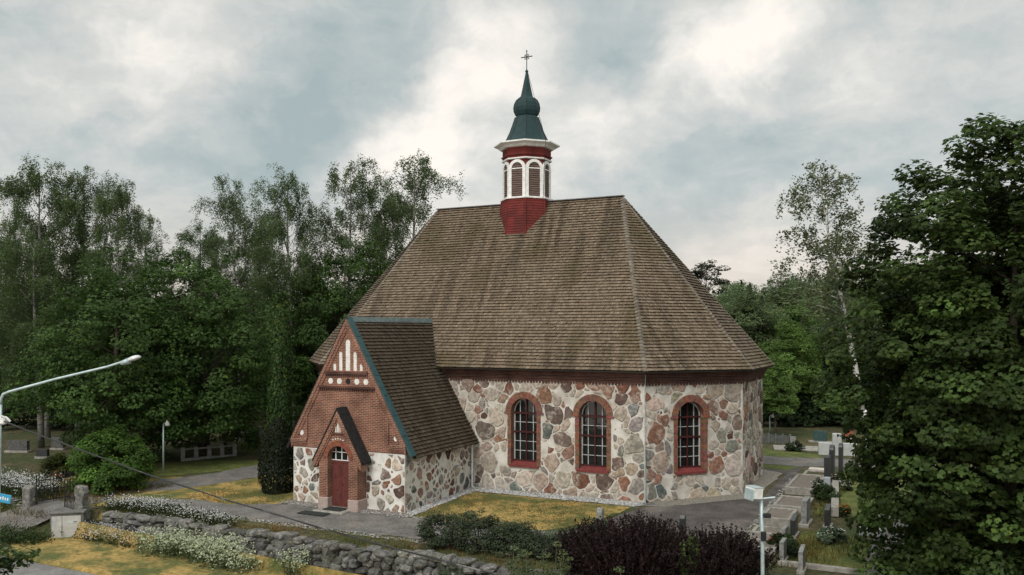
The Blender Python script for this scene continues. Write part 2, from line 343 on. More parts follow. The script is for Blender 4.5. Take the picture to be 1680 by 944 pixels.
# ------------------------------------------------------------------ terrain and surfaces
def build_ground():
    us = sorted(set(list(np.arange(-120, -40, 8)) + list(np.arange(-40, 24, 1.0)) + list(np.arange(24, 130, 8)) + [-900, -500, -260, 260, 500, 900]))
    vsx = sorted(set(list(np.arange(-45, -18, 3)) + list(np.arange(-18, -11, .2)) + list(np.arange(-11, 9, 4)) + [9, 12, 20, 30, 40] + list(np.arange(45, 330, 12)) + [400, 550, 800, 1200]))
    vs = []; fs = []
    for v in vsx:
        for u in us:
            x, y = xy(u, v); vs.append((x, y, gz(x, y)))
    n = len(us)
    for j in range(len(vsx) - 1):
        for i in range(n - 1): fs.append((j * n + i, j * n + i + 1, (j + 1) * n + i + 1, (j + 1) * n + i))
    b = MB(); b.add(vs, fs); o = b.build('ground', soil_m, fixn=False); tag(o, kind='structure'); return o
build_ground()
def sheet(name, pts, mat, off, jit=.06, kind='structure', step=.5, seed=1, grid=False):
    """flat surface following the terrain; pts world xy; outline roughened"""
    rng = random.Random(seed); out = []
    for i, (x, y) in enumerate(pts):
        x2, y2 = pts[(i + 1) % len(pts)]; d = math.hypot(x2 - x, y2 - y); k = max(1, int(d / step))
        for j in range(k):
            t = j / k; out.append((x + (x2 - x) * t + rng.gauss(0, jit), y + (y2 - y) * t + rng.gauss(0, jit)))
    bm = bmesh.new(); vs = [bm.verts.new((x, y, 0)) for x, y in out]; bm.faces.new(vs)
    cuts = [9.0] if not grid else [9.0] + [-18 + .4 * i for i in range(18)]
    for c in cuts:
        p = xy(0, c); bmesh.ops.bisect_plane(bm, geom=bm.verts[:] + bm.edges[:] + bm.faces[:], plane_co=(p[0], p[1], 0), plane_no=(ST, CT, 0))
    bmesh.ops.triangulate(bm, faces=bm.faces[:])
    for q in bm.verts: q.co.z = gz(q.co.x, q.co.y) + off
    bmesh.ops.recalc_face_normals(bm, faces=bm.faces[:])
    if sum(f.normal.z for f in bm.faces) < 0: bmesh.ops.reverse_faces(bm, faces=bm.faces[:])
    me = bpy.data.meshes.new(name); bm.to_mesh(me); bm.free(); me.materials.append(mat)
    o = bpy.data.objects.new(name, me); COL.objects.link(o); tag(o, kind=kind); return o
UV = lambda L: [xy(u, v) for u, v in L]
PX = lambda L: [G(a, b) for a, b in L]
# lower verge and the road
sheet('verge', UV([(-46, -12.6), (-31, -12.6), (-29.5, -13), (-25, -13), (-23.5, -12.5), (14, -12.5), (14, -16.6), (-46, -16.6)]), grass_m, .006, .03, grid=True)
sheet('road', UV([(-60, -16.5), (20, -16.5), (20, -23), (-60, -23)]), road_m, .012, .02, grid=True)
sheet('gate_path', UV([(-29.0, -16.7), (-26.5, -16.7), (-25.2, -13), (-25.2, -9.5), (-28, -9.5), (-28.6, -13)]), path_m, .016, .05, grid=True, step=.4)
# upper level
sheet('lawn', UV([(-33, -10.6), (-33, -6), (-26, -4.0), (-22.5, -1.6), (-19, 1.5), (-17, 1.5), (-16.5, -8.6), (-20, -8.6), (-22, -11.3), (-26, -11.3)]), grass_m, .006, seed=2)
sheet('lawn', UV([(-29, -7.0), (-33, -3), (-30, 0), (-26, 2.2), (-23, 4), (-23, 1.2), (-26.5, -2.6)]), green_m, .008, seed=12)
sheet('lawn', UV([(-9.0, -1.0), (-9.3, -6.9), (-5, -6.9), (-2.4, -6.6), (-1.0, -4.4), (-.6, -2.4), (-.3, -1.0)]), grass_m, .010, seed=3)
sheet('lawn', UV([(-16, -10.6), (5, -10.0), (5, -12), (-24, -12), (-22, -11.0)]), grass_m, .010, seed=4)
sheet('path', UV([(-25.0, -9.2), (-23.2, -10.3), (-17, -10.2), (-9, -10.2), (-1, -9.6), (-1, -6.6), (-5, -7.1), (-9.4, -7.1), (-16.6, -7.3), (-18.8, -8.4), (-21.0, -8.2)]), path_m, .014, seed=5)
sheet('path', UV([(-26.5, -9.3), (-24.0, -7.0), (-22.4, -2.6), (-22.4, 2.5), (-24.4, 5), (-25.0, 2.6), (-25.6, -2.5), (-27.4, -6.6)][::1]), path_m, .018, seed=6)
sheet('yard', UV([(-1.2, -9.8), (-1.2, -6.4), (-.4, -3.4), (.2, -1.0), (1.6, 0.2), (5.0, 4.0), (5.1, 10), (3.6, 11), (3.6, 13.0), (5.6, 13.5), (5.7, 9.5), (5.6, -1), (5.4, -10)]), plaza_m, .014, seed=7)
sheet('path', UV([(1.0, 13.5), (5.6, 13.3), (7.6, 14.0), (14, 16), (14, 19), (7, 17.6), (4, 16.8), (-3, 17.5), (-3, 14)]), path_m, .018, seed=8)
sheet('lawn', UV([(-3, 17.4), (4, 16.9), (6, 17.4), (6, 19.0), (-3, 22.5)]), green_m, .010, seed=9)
sheet('lawn', UV([(1.5, 11.2), (5.0, 11.6), (5.4, 13.2), (1.2, 13.4)]), green_m, .022, seed=10)
sheet('lawn', UV([(7.55, -7.3), (10.3, -7.1), (10.25, -2.3), (7.7, -2.3)]), green_m, .010, seed=11)
sheet('path', UV([(10.35, -9), (11.6, -9), (11.6, 2), (10.4, 2)]), path_m, .012, seed=14)
sheet('lawn', UV([(7.7, 1), (13, 1), (13, 15), (8.2, 15)]), green_m, .009, seed=15)
# far clearings seen under the trees on the left
sheet('clearing', [(-44, 118), (-30, 118), (-34, 150), (-52, 150)], grass_m, .02, seed=16)
sheet('clearing', [(-36, 95), (-22, 95), (-28, 116), (-44, 116)], M('sand_track', (.30, .27, .22), (.22, .2, .17)), .02, seed=17)
# crushed stone drip strip round the walls
K = 3.92; LL = 19.2
def strip():
    sheet('gravel_strip', UV([(-9.6, -6.9), (-9.0, -6.9), (-8.9, -1.0), (-.2, -1.0), (.7, -.2), (.2, 0.4), (-9.6, .4)]), gravel_m, .026, .05, seed=20)
    sheet('gravel_strip', UV([(.3, -.8), (1.2, -.4), (4.7, 3.2), (4.9, 10.2), (2, 13), (1, 12), (3.7, 9), (3.7, 4.4), (-.2, .3)]), M('trodden_gravel', (.13, .12, .10), (.24, .22, .19), 9, .95, bump=.8, bscale=20, c3=(.16, .135, .05), scale3=1.5, lo3=.6, hi3=.75), .026, .05, seed=21)
    sheet('gravel_strip', UV([(-16.6, -6.3), (-16.8, -7.1), (-14.1, -7.25), (-14.1, -6.2)]), sand_m, .026, .05, seed=22)
    sheet('gravel_strip', UV([(-11.8, -6.3), (-11.8, -7.2), (-9.0, -7.1), (-9.3, -6.2)]), sand_m, .028, .05, seed=23)
strip()

# ------------------------------------------------------------------ fieldstone masonry
def clip(poly, nx, ny, d):
    out = []
    for i in range(len(poly)):
        a = poly[i]; b = poly[(i + 1) % len(poly)]; da = nx * a[0] + ny * a[1] - d; db = nx * b[0] + ny * b[1] - d
        if da <= 0: out.append(a)
        if (da < 0 < db) or (db < 0 < da):
            t = da / (da - db); out.append((a[0] + (b[0] - a[0]) * t, a[1] + (b[1] - a[1]) * t))
    return out
def chaikin(p, k=.75):
    o = []
    for i in range(len(p)):
        a = p[i]; b = p[(i + 1) % len(p)]
        o += [(a[0] * k + b[0] * (1 - k), a[1] * k + b[1] * (1 - k)), (a[0] * (1 - k) + b[0] * k, a[1] * (1 - k) + b[1] * k)]
    return o
def warp(poly, sd):
    p = np.array(poly); q = []
    for i in range(len(p)):                       # denser outline, then two scales of displacement
        q += [p[i], (p[i] * 2 + p[(i + 1) % len(p)]) / 3, (p[i] + p[(i + 1) % len(p)] * 2) / 3]
    p = np.array(q); o = p.copy()
    for fr, am in ((1.3, .34), (3.1, .17), (9.0, .035)):
        o[:, 0] += am * (vnoise(p[:, 0] * fr + sd, p[:, 1] * fr, 21) - .5); o[:, 1] += am * (vnoise(p[:, 0] * fr + sd + 40, p[:, 1] * fr + 7, 22) - .5)
    return [tuple(x) for x in o]
def stones(rng, U, z0, z1, radii, gap, rects=(), circles=(), drop=.08):
    P = [(c[0], c[1], c[2]) for c in circles]; nf = len(P)
    for r in sorted(radii, reverse=True):
        for _ in range(26):
            a, b = rng.uniform(r * .5, U - r * .5), rng.uniform(z0 + r * .3, z1 - r * .4)
            if any(x0 - r * .55 < a < x1 + r * .55 and y0 - r * .55 < b < y1 + r * .55 for x0, x1, y0, y1 in rects): continue
            if P:
                A = np.array(P)
                if ((A[:, 0] - a) ** 2 + (A[:, 1] - b) ** 2 < (.80 * (A[:, 2] + r)) ** 2).any(): continue
            P.append((a, b, r)); break
    A = np.array(P); out = []; ws = rng.uniform(0, 50)
    for i in range(nf, len(P)):
        if rng.random() < drop and P[i][2] < .35: continue
        a, b, r = P[i]; ang = rng.uniform(0, math.pi); ex = rng.uniform(.75, 1.25); ey = rng.uniform(.78, 1.12)
        n = rng.choice([4, 5, 5, 6, 6, 7]); th0 = rng.uniform(0, 6.28); poly = []
        for k in range(n):
            t = th0 + 2 * math.pi * (k + rng.uniform(-.33, .33)) / n; rr = r * 1.95 * rng.uniform(.68, 1.15)
            x, y = math.cos(t) * rr * ex * 1.08, math.sin(t) * rr * ey * .94
            poly.append((a + x, b + y))
        d2 = (A[:, 0] - a) ** 2 + (A[:, 1] - b) ** 2
        for j in np.argsort(d2)[1:26]:
            xj, yj, rj = A[j]; nx, ny = xj - a, yj - b; L2 = nx * nx + ny * ny; D = math.sqrt(L2)
            d = (nx * (a + xj) + ny * (b + yj) + r * r - rj * rj) / 2     # power line
            poly = clip(poly, nx / D, ny / D, d / D - gap * rng.uniform(.3, 1.0) / 2)
            if len(poly) < 3: break
        for x0, x1, y0, y1 in rects:
            if len(poly) < 3: break
            if a < x0 and y0 < b < y1: poly = clip(poly, 1, 0, x0 - .02)
            elif a > x1 and y0 < b < y1: poly = clip(poly, -1, 0, -x1 - .02)
            elif b < y0 and x0 < a < x1: poly = clip(poly, 0, 1, y0 - .02)
            elif b > y1 and x0 < a < x1: poly = clip(poly, 0, -1, -y1 - .02)
        for (nx, ny, d) in ((-1, 0, -.02), (1, 0, U - .02), (0, 1, z1), (0, -1, -z0)):
            if len(poly) >= 3: poly = clip(poly, nx, ny, d)
        if len(poly) < 3: continue
        q = chaikin(poly, rng.uniform(.78, .93))
        if len(q) < 3: continue
        cxx = sum(p[0] for p in q) / len(q); cyy = sum(p[1] for p in q) / len(q)
        q = [(cxx + (p[0] - cxx) * j, cyy + (p[1] - cyy) * j) for p in q for j in (rng.uniform(.87, 1.06),)]
        poly = warp(chaikin(q, .82), ws)
        for x0, x1, y0, y1 in rects:
            if len(poly) < 3: break
            if a < x0 and y0 < b < y1: poly = clip(poly, 1, 0, x0 - .02)
            elif a > x1 and y0 < b < y1: poly = clip(poly, -1, 0, -x1 - .02)
            elif b < y0 and x0 < a < x1: poly = clip(poly, 0, 1, y0 - .02)
        for (nx, ny, d) in ((-1, 0, -.02), (1, 0, U - .02), (0, 1, z1), (0, -1, -z0)):
            if len(poly) >= 3: poly = clip(poly, nx, ny, d)
        if len(poly) < 3: continue
        if any((p[0] - c[0]) ** 2 + (p[1] - c[1]) ** 2 < (c[2] * .965) ** 2 for p in poly for c in circles): poly = [(c[0] + (p[0] - c[0]) * f, c[1] + (p[1] - c[1]) * f) for p in poly for c in [min(circles, key=lambda c: (p[0] - c[0]) ** 2 + (p[1] - c[1]) ** 2)] for f in [max(1, c[2] * .97 / max(.01, math.hypot(p[0] - c[0], p[1] - c[1])))]]
        ar = abs(sum(poly[q][0] * poly[(q + 1) % len(poly)][1] - poly[(q + 1) % len(poly)][0] * poly[q][1] for q in range(len(poly)))) / 2
        if ar < .008: continue
        out.append((poly, r))
    return out
PAL = [((.30, .21, .17), 20), ((.27, .235, .185), 15), ((.18, .17, .155), 15), ((.20, .19, .175), 9), ((.165, .070, .048), 17), ((.225, .118, .080), 13), ((.085, .049, .040), 14), ((.075, .088, .082), 5), ((.40, .35, .30), 14), ((.155, .115, .10), 8), ((.12, .135, .135), 4)]
def stonecol(rng, wash=0.0):
    c = rng.choices([p[0] for p in PAL], [p[1] for p in PAL])[0]; k = rng.uniform(.8, 1.2); c = [q * k * rng.uniform(.93, 1.07) for q in c]
    w = max(0, min(.85, rng.gauss(.68, .12) if rng.random() < wash * 1.4 else rng.gauss(.08, .10))); m = (.42, .38, .33)
    return [q * (1 - w) + mm * w for q, mm in zip(c, m)]
def add_stones(mb, lst, fn, rng, wash=0.0):
    for poly, r in lst:
        n = len(poly); cx = sum(p[0] for p in poly) / n; cy = sum(p[1] for p in poly) / n
        h = rng.uniform(.02, .06) * min(1, r / .25); s1 = 1 - min(.3, .035 / r)
        v0 = [fn(p[0], p[1], -.01) for p in poly]
        jx = [rng.uniform(.985, 1.01) for _ in poly]
        v1 = [fn(cx + (p[0] - cx) * s1 * j, cy + (p[1] - cy) * s1 * j, h) for p, j in zip(poly, jx)]
        mid = fn(cx, cy, h * 1.3)
        fs = [(i, (i + 1) % n, n + (i + 1) % n, n + i) for i in range(n)] + [(n + i, n + (i + 1) % n, 2 * n) for i in range(n)]
        mb.add(v0 + v1 + [mid], fs, stonecol(rng, wash))

# ------------------------------------------------------------------ the church
rngc = random.Random(11)
church = thing('church', 'grey and red fieldstone church with steep shingle roof and red belfry', 'church', (OX, OY, 0), -TH)
W2 = 2 * K + 5.56
POLY = [(-LL, 0), (0, 0), (K, K), (K, K + 5.56), (0, W2), (-LL, W2), (-LL - K, K + 5.56), (-LL - K, K)]
WALLTOP, EAVE, RIDGE = 6.3, 6.42, 16.1
WM = W2 / 2; RR, RL = (-3.45, WM, RIDGE), (-15.75, WM, RIDGE)
def offs(poly, d):
    out = []; n = len(poly)
    for i in range(n):
        p, q, r = Vector(poly[i - 1]), Vector(poly[i]), Vector(poly[(i + 1) % n])
        a = (q - p).normalized(); b = (r - q).normalized(); na = Vector((a.y, -a.x)); nb = Vector((b.y, -b.x))
        m = (na + nb).normalized(); out.append(tuple(q + m * (d / max(.2, m.dot(na)))))
    return out
GB, GA, GS = .95, 1.03, 4.12           # window hole: half width, arch radius, spring height
Z0 = -.8; SILL = 1.42
def facet_fn(i):
    a = Vector(POLY[i]); b = Vector(POLY[(i + 1) % 8]); d = (b - a); L = d.length; d /= L; nrm = Vector((d.y, -d.x))
    return L, (lambda t, z, out, a=a, d=d, nrm=nrm: (a.x + d.x * t + nrm.x * out, a.y + d.y * t + nrm.y * out, z))
WIN = {0: [LL - 6.5, LL - 2.68], 1: [2.55]}
def build_walls():
    mb = MB(); sb = MB()
    for i in range(8):
        L, fn = facet_fn(i); wins = WIN.get(i, []); prev = 0
        for t in wins:
            mb.add([fn(prev, Z0, 0), fn(t - GB, Z0, 0), fn(t - GB, WALLTOP, 0), fn(prev, WALLTOP, 0)], [(0, 1, 2, 3)])
            mb.add([fn(t - GB, Z0, 0), fn(t + GB, Z0, 0), fn(t + GB, SILL, 0), fn(t - GB, SILL, 0)], [(0, 1, 2, 3)])
            arc = [(t - GB * math.cos(math.pi * k / 12), GS + GB * math.sin(math.pi * k / 12)) for k in range(13)]
            for k in range(12):
                a, b = arc[k], arc[k + 1]
                mb.add([fn(a[0], a[1], 0), fn(b[0], b[1], 0), fn(b[0], WALLTOP, 0), fn(a[0], WALLTOP, 0)], [(0, 1, 2, 3)])
            ring = [(t - GB, SILL)] + arc + [(t + GB, SILL)]
            for k in range(len(ring)):      # reveal
                a, b = ring[k], ring[(k + 1) % len(ring)]
                mb.add([fn(a[0], a[1], 0), fn(b[0], b[1], 0), fn(b[0], b[1], -.55), fn(a[0], a[1], -.55)], [(0, 1, 2, 3)])
            prev = t + GB
        mb.add([fn(prev, Z0, 0), fn(L, Z0, 0), fn(L, WALLTOP, 0), fn(prev, WALLTOP, 0)], [(0, 1, 2, 3)])
        if i in (3, 4, 5): continue
        q = L / 19.2
        radii = [rngc.uniform(.36, .58) for _ in range(int(60 * q))] + [rngc.uniform(.2, .34) for _ in range(int(330 * q))] + [rngc.uniform(.1, .2) for _ in range(int(420 * q))] + [rngc.uniform(.06, .1) for _ in range(int(110 * q))]
        rects = [(t - .97, t + .97, 1.30, 4.2) for t in wins]; circ = [(t, GS, 1.12) for t in wins]
        if i == 0: rects = rects + [(LL - 16.4, LL - 9.5, -1, 2.6)]
        add_stones(sb, stones(rngc, L, -.3, 5.86, radii, .05, rects, circ, .12), fn, rngc, .27)
    w = mb.build('wall', mortar_m, church)
    sb.build('fieldstones', stone_m, w)
build_walls()
def ring_prism(mb, poly, o0, o1, z0, z1, col=(1, 1, 1)):
    a, b = offs(poly, o0), offs(poly, o1); n = len(poly)
    vs = [(*p, z0) for p in a] + [(*p, z0) for p in b] + [(*p, z1) for p in b] + [(*p, z1) for p in a]
    fs = []
    for i in range(n):
        j = (i + 1) % n
        fs += [(i, j, n + j, n + i), (n + i, n + j, 2 * n + j, 2 * n + i), (2 * n + i, 2 * n + j, 3 * n + j, 3 * n + i)]
    mb.add(vs, fs, col)
def build_cornice():
    mb = MB()
    ring_prism(mb, POLY, -.02, .07, 5.80, 5.96); ring_prism(mb, POLY, -.02, .15, 5.962, 6.12); ring_prism(mb, POLY, -.02, .25, 6.122, 6.40)
    for i in range(8):       # dentils under the lowest course
        L, fn = facet_fn(i); n = int(L / .17)
        for k in range(n):
            t = (k + .5) * L / n; mb.add([fn(t + a, z, o) for a in (-.05, .05) for z in (5.70, 5.797) for o in (-.02, .06)], [(0, 1, 3, 2), (4, 6, 7, 5), (0, 4, 5, 1), (2, 3, 7, 6), (0, 2, 6, 4), (1, 5, 7, 3)])
    mb.build('cornice', brick_d, church)
build_cornice()
SHC = (lambda a: a.mean(0) * 1.06 + (a - a.mean(0)) * .55)(np.array([(.118, .095, .075), (.150, .127, .105), (.085, .067, .053), (.130, .102, .078), (.175, .152, .130)]))
def shingle_facet(acc, P0, P1, Q1, Q0, seed, course=.205, w=.125, ext=None, tone=1.0):
    """P0->P1 along the eave, Q0->Q1 along the top; every shingle its own piece: face and butt"""
    rng = np.random.default_rng(seed)
    P0, P1, Q1, Q0 = [np.array(p, float) for p in (P0, P1, Q1, Q0)]
    e = (P1 - P0); Le = np.linalg.norm(e); e /= Le
    up = (Q0 - P0) - e * np.dot(Q0 - P0, e); S = np.linalg.norm(up); up /= S
    nrm = np.cross(e, up); nrm /= np.linalg.norm(nrm)
    if nrm[2] < 0: nrm = -nrm
    q0, q1 = np.dot(Q0 - P0, e), np.dot(Q1 - P0, e); rows = int(S / course)
    for i in range(rows + 1):
        d = i * course
        if ext: l, r = ext(d / S)
        else: t = min(1, d / S); l, r = q0 * t, Le + (q1 - Le) * t
        if r - l < .05: continue
        n = max(1, int((r - l) / w)); edges = np.linspace(l, r, n + 1)
        edges[1:-1] += rng.uniform(-.3, .3, n - 1) * w * .6
        a, b = edges[:-1] + .004, edges[1:] - .004
        mid = (a + b) / 2
        dj = d + rng.normal(0, .005, n) + (vnoise(mid * .35 + seed, np.full(n, i * .13), 3) - .5) * .03
        hgt = .074 + rng.uniform(0, .018, n) + .02 * (rng.random(n) < .05)
        d1 = np.minimum(dj + course * 1.25, S + .02)
        def pt(t, dd, h): return P0 + np.outer(t, e) + np.outer(dd, up) + np.outer(h, nrm)
        v = np.stack([pt(a, dj, hgt), pt(b, dj, hgt + rng.uniform(-.006, .006, n)), pt(b, d1, np.full(n, .006)), pt(a, d1, np.full(n, .006)),
                      pt(a, dj, np.full(n, -.005)), pt(b, dj, np.full(n, -.005)), pt(b, dj, hgt), pt(a, dj, hgt)], 1)
        streak = vnoise((mid + (i * .02)) * 3.6 + seed * 7, np.full(n, d * .22), 5) * .6 + vnoise(mid * .9 + seed * 3, np.full(n, d * .28), 8) * .4
        drip = np.clip((streak - .50) * 4.2, 0, 1)
        big = vnoise(mid * .22 + 5, np.full(n, d * .25) + seed, 9)
        c = SHC[rng.integers(0, 5, n)] * rng.uniform(.90, 1.10, n)[:, None] * (1.10 - .44 * drip * (.35 + .8 * big))[:, None]
        c *= (1 + .13 * (vnoise(np.full(n, i * 1.7), mid * .15, 4) - .5))[:, None]
        moss = np.clip((vnoise(mid * .7 + 9 + seed, np.full(n, d * .5), 12) - .62) * 3, 0, .6)[:, None]
        c = c * (1 - moss) + np.array([.088, .074, .045]) * moss
        c *= tone * np.array([1.07, .985, .84])
        c2 = np.repeat(c, 2, 0); c2[1::2] *= .2  # butts darkened: course shadow painted in, over weathered end grain
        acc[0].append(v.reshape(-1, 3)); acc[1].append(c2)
def build_roof():
    E = [(*p, EAVE) for p in offs(POLY, .57)]
    tops = [(RL, RR), (RR, RR), (RR, RR), (RR, RR), (RR, RL), (RL, RL), (RL, RL), (RL, RL)]
    acc = ([], []); ub = MB()
    for i in range(8):
        a, b = E[i], E[(i + 1) % 8]; q0, q1 = tops[i]
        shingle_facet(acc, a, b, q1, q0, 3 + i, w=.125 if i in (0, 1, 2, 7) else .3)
        ub.add([a, b, q1, q0] if q0 != q1 else [a, b, q1], [(0, 1, 2, 3)] if q0 != q1 else [(0, 1, 2)])
    inner = [(*p, EAVE - .03) for p in offs(POLY, .1)]; lo = [(*p[:2], EAVE - .06) for p in E]
    for i in range(8):
        j = (i + 1) % 8; ub.add([inner[i], inner[j], lo[j], lo[i]], [(0, 1, 2, 3)]); ub.add([lo[i], lo[j], E[j], E[i]], [(0, 1, 2, 3)])
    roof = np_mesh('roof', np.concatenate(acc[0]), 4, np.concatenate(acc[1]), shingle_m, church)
    ub.build('underlay', underlay_m, roof)
    cap = MB(); rr = random.Random(5)
    x = RL[0] - .1
    while x < RR[0] + .1:                         # ridge boards
        cap.bbox(x, min(x + 1.9, RR[0] + .12), WM - .17, WM + .17, RIDGE + .02, RIDGE + .075, .01, (.15 * rr.uniform(.8, 1.2),) * 3); x += 1.905
    for (i, top) in ((1, RR), (2, RR), (3, RR), (0, RL), (7, RL)):      # hip boards, shingle by shingle
        a = Vector(E[i]); b = Vector(top); d = b - a; L = d.length; d.normalize(); n = int(L / .22)
        side = d.cross(Vector((0, 0, 1))).normalized(); upn = side.cross(d).normalized()
        for k in range(n):
            p = a + d * (k * .22); q = p + d * .26; cc = .155 * rr.uniform(.75, 1.25); h0, h1 = .085, .05
            for sg in (-1, 1):
                cap.add([p + upn * h0, p + side * sg * .13 + upn * (h0 - .055), q + side * sg * .13 + upn * (h1 - .055), q + upn * h1], [(0, 1, 2, 3)], (cc, cc * .88, cc * .73))
                cap.add([p + upn * h0, p + side * sg * .13 + upn * (h0 - .055), p + side * sg * .13 - upn * .02, p], [(0, 1, 2, 3)], (cc * .8, cc * .7, cc * .6))
    cap.build('ridge_boards', shingle_m, roof)
build_roof()
def build_window(i, t, curtain=False):
    L, fn = facet_fn(i); rr = random.Random(int(t * 100))
    HW, SP = .735, GS; D0 = -.37
    fr = MB(); wh = MB(); gl = MB(); su = MB(); si = MB()
    def bar(mb, t0, t1, z0, z1, d0, d1, col=(1, 1, 1)):
        mb.add([fn(a, z, o) for a in (t0, t1) for z in (z0, z1) for o in (d0, d1)], [(0, 1, 3, 2), (4, 6, 7, 5), (0, 4, 5, 1), (2, 3, 7, 6), (0, 2, 6, 4), (1, 5, 7, 3)], col)
    top = SP + HW
    arcH = lambda x, r=HW: SP + math.sqrt(max(0, r * r - x * x))
    gz0 = 1.60
    bar(fr, t - .036, t + .036, gz0, arcH(.04) - .01, D0, D0 + .07)
    for z in (SP - .04, 3.09): bar(fr, t - HW, t + HW, z - .045, z + .045, D0 + .002, D0 + .082)
    bar(fr, t - HW, t + HW, gz0 - .05, gz0 + .03, D0 + .001, D0 + .09)
    w = .016
    for x in (-HW / 2 - .01, HW / 2 + .01): bar(wh, t + x - w, t + x + w, gz0, arcH(x), D0 - .01, D0 + .035)
    for x in (-HW + .03, HW - .03): bar(wh, t + x - .03, t + x + .03, gz0, SP, D0 - .012, D0 + .038)
    for z in (3.60, 2.60, 2.10): bar(wh, t - HW, t + HW, z - .013, z + .013, D0 - .011, D0 + .033)
    for k in range(16):      # white arched sash edge
        a0, a1 = math.pi * k / 16, math.pi * (k + 1) / 16
        pts = [(t - math.cos(a) * r, SP + math.sin(a) * r) for a, r in ((a0, HW), (a1, HW), (a1, HW - .05), (a0, HW - .05))]
        wh.add([fn(*p, D0 - .012) for p in pts] + [fn(*p, D0 + .038) for p in pts], [(0, 1, 2, 3), (7, 6, 5, 4), (0, 4, 5, 1), (1, 5, 6, 2), (2, 6, 7, 3), (3, 7, 4, 0)])
    if curtain:
        for x in (-.50, -.24, .24, .50): bar(wh, t + x - .02, t + x + .02, gz0, arcH(x) - .03, D0 - .013, D0 + .03)
    pts = [(t - HW, gz0)] + [(t - math.cos(math.pi * k / 16) * HW, SP + math.sin(math.pi * k / 16) * HW) for k in range(17)] + [(t + HW, gz0)]
    gl.add([fn(*p, D0 - .015) for p in pts], [tuple(range(len(pts)))])
    # brick surround: jamb courses, voussoirs and the splayed reveal
    bc = lambda: [q * rr.uniform(.72, 1.22) for q in (.20, .098, .068)]
    z = 1.36
    while z < SP - .06:
        for sg in (-1, 1):
            ow = .945 + rr.uniform(-.02, .02)
            t0, t1 = sorted((t + sg * HW, t + sg * ow)); bar(su, t0, t1, z, z + .078, D0 - .1, .035 + rr.uniform(0, .012), bc())
        z += .088
    for sg in (-1, 1):
        t0, t1 = sorted((t + sg * (HW + .01), t + sg * 1.13)); bar(su, t0, t1, SP - .06, SP + .02, D0 - .1, .075, bc())
    n = 40
    for k in range(n):
        a0, a1 = math.pi * (k + .06) / n, math.pi * (k + .94) / n; ro = 1.06 + rr.uniform(-.012, .012)
        p4 = [(t - math.cos(a) * r, SP + .022 + math.sin(a) * r) for a, r in ((a0, HW), (a1, HW), (a1, ro), (a0, ro))]
        dd = .055 + rr.uniform(0, .012)
        su.add([fn(*p, D0 - .1) for p in p4] + [fn(*p, dd) for p in p4], [(0, 1, 2, 3), (7, 6, 5, 4), (0, 4, 5, 1), (1, 5, 6, 2), (2, 6, 7, 3), (3, 7, 4, 0)], bc())
    back = MB(); ar = [(math.cos(math.pi * k / 24), math.sin(math.pi * k / 24)) for k in range(25)]
    inn = [(t - HW - .008, 1.36)] + [(t - c * (HW + .008), SP + .022 + s_ * (HW + .008)) for c, s_ in ar] + [(t + HW + .008, 1.36)]
    out_ = [(t - .94, 1.36)] + [(t - c * (.94 + .13 * min(1, s_ * 6)), SP + .022 + s_ * 1.07) for c, s_ in ar] + [(t + .94, 1.36)]
    for k in range(len(inn) - 1):
        su.add([fn(*inn[k], .025), fn(*inn[k + 1], .025), fn(*out_[k + 1], .025), fn(*out_[k], .025)], [(0, 1, 2, 3)], (.26, .20, .165))
        su.add([fn(*inn[k], .025), fn(*inn[k + 1], .025), fn(*inn[k + 1], D0 - .1), fn(*inn[k], D0 - .1)], [(0, 1, 2, 3)], (.26, .20, .165))
    si.add([fn(t + a, z_, o) for a, z_, o in ((-.86, 1.56, D0 + .06), (.86, 1.56, D0 + .06), (.86, 1.40, .10), (-.86, 1.40, .10), (-.86, 1.29, .10), (.86, 1.29, .10), (.86, 1.29, -.02), (-.86, 1.29, -.02), (-.86, 1.29, D0 + .06), (.86, 1.29, D0 + .06))],
           [(0, 1, 2, 3), (3, 2, 5, 4), (4, 5, 6, 7), (7, 6, 9, 8), (8, 9, 1, 0), (0, 3, 4, 7, 8), (1, 9, 6, 5, 2)])
    o = fr.build('window', darkred, church); wh.build('glazing_bars', greywhite, o); gl.build('glass', glass, o); su.build('brick_surround', block_m, o); si.build('sill', redtrim, o)
build_window(0, WIN[0][0]); build_window(0, WIN[0][1]); build_window(1, WIN[1][0])

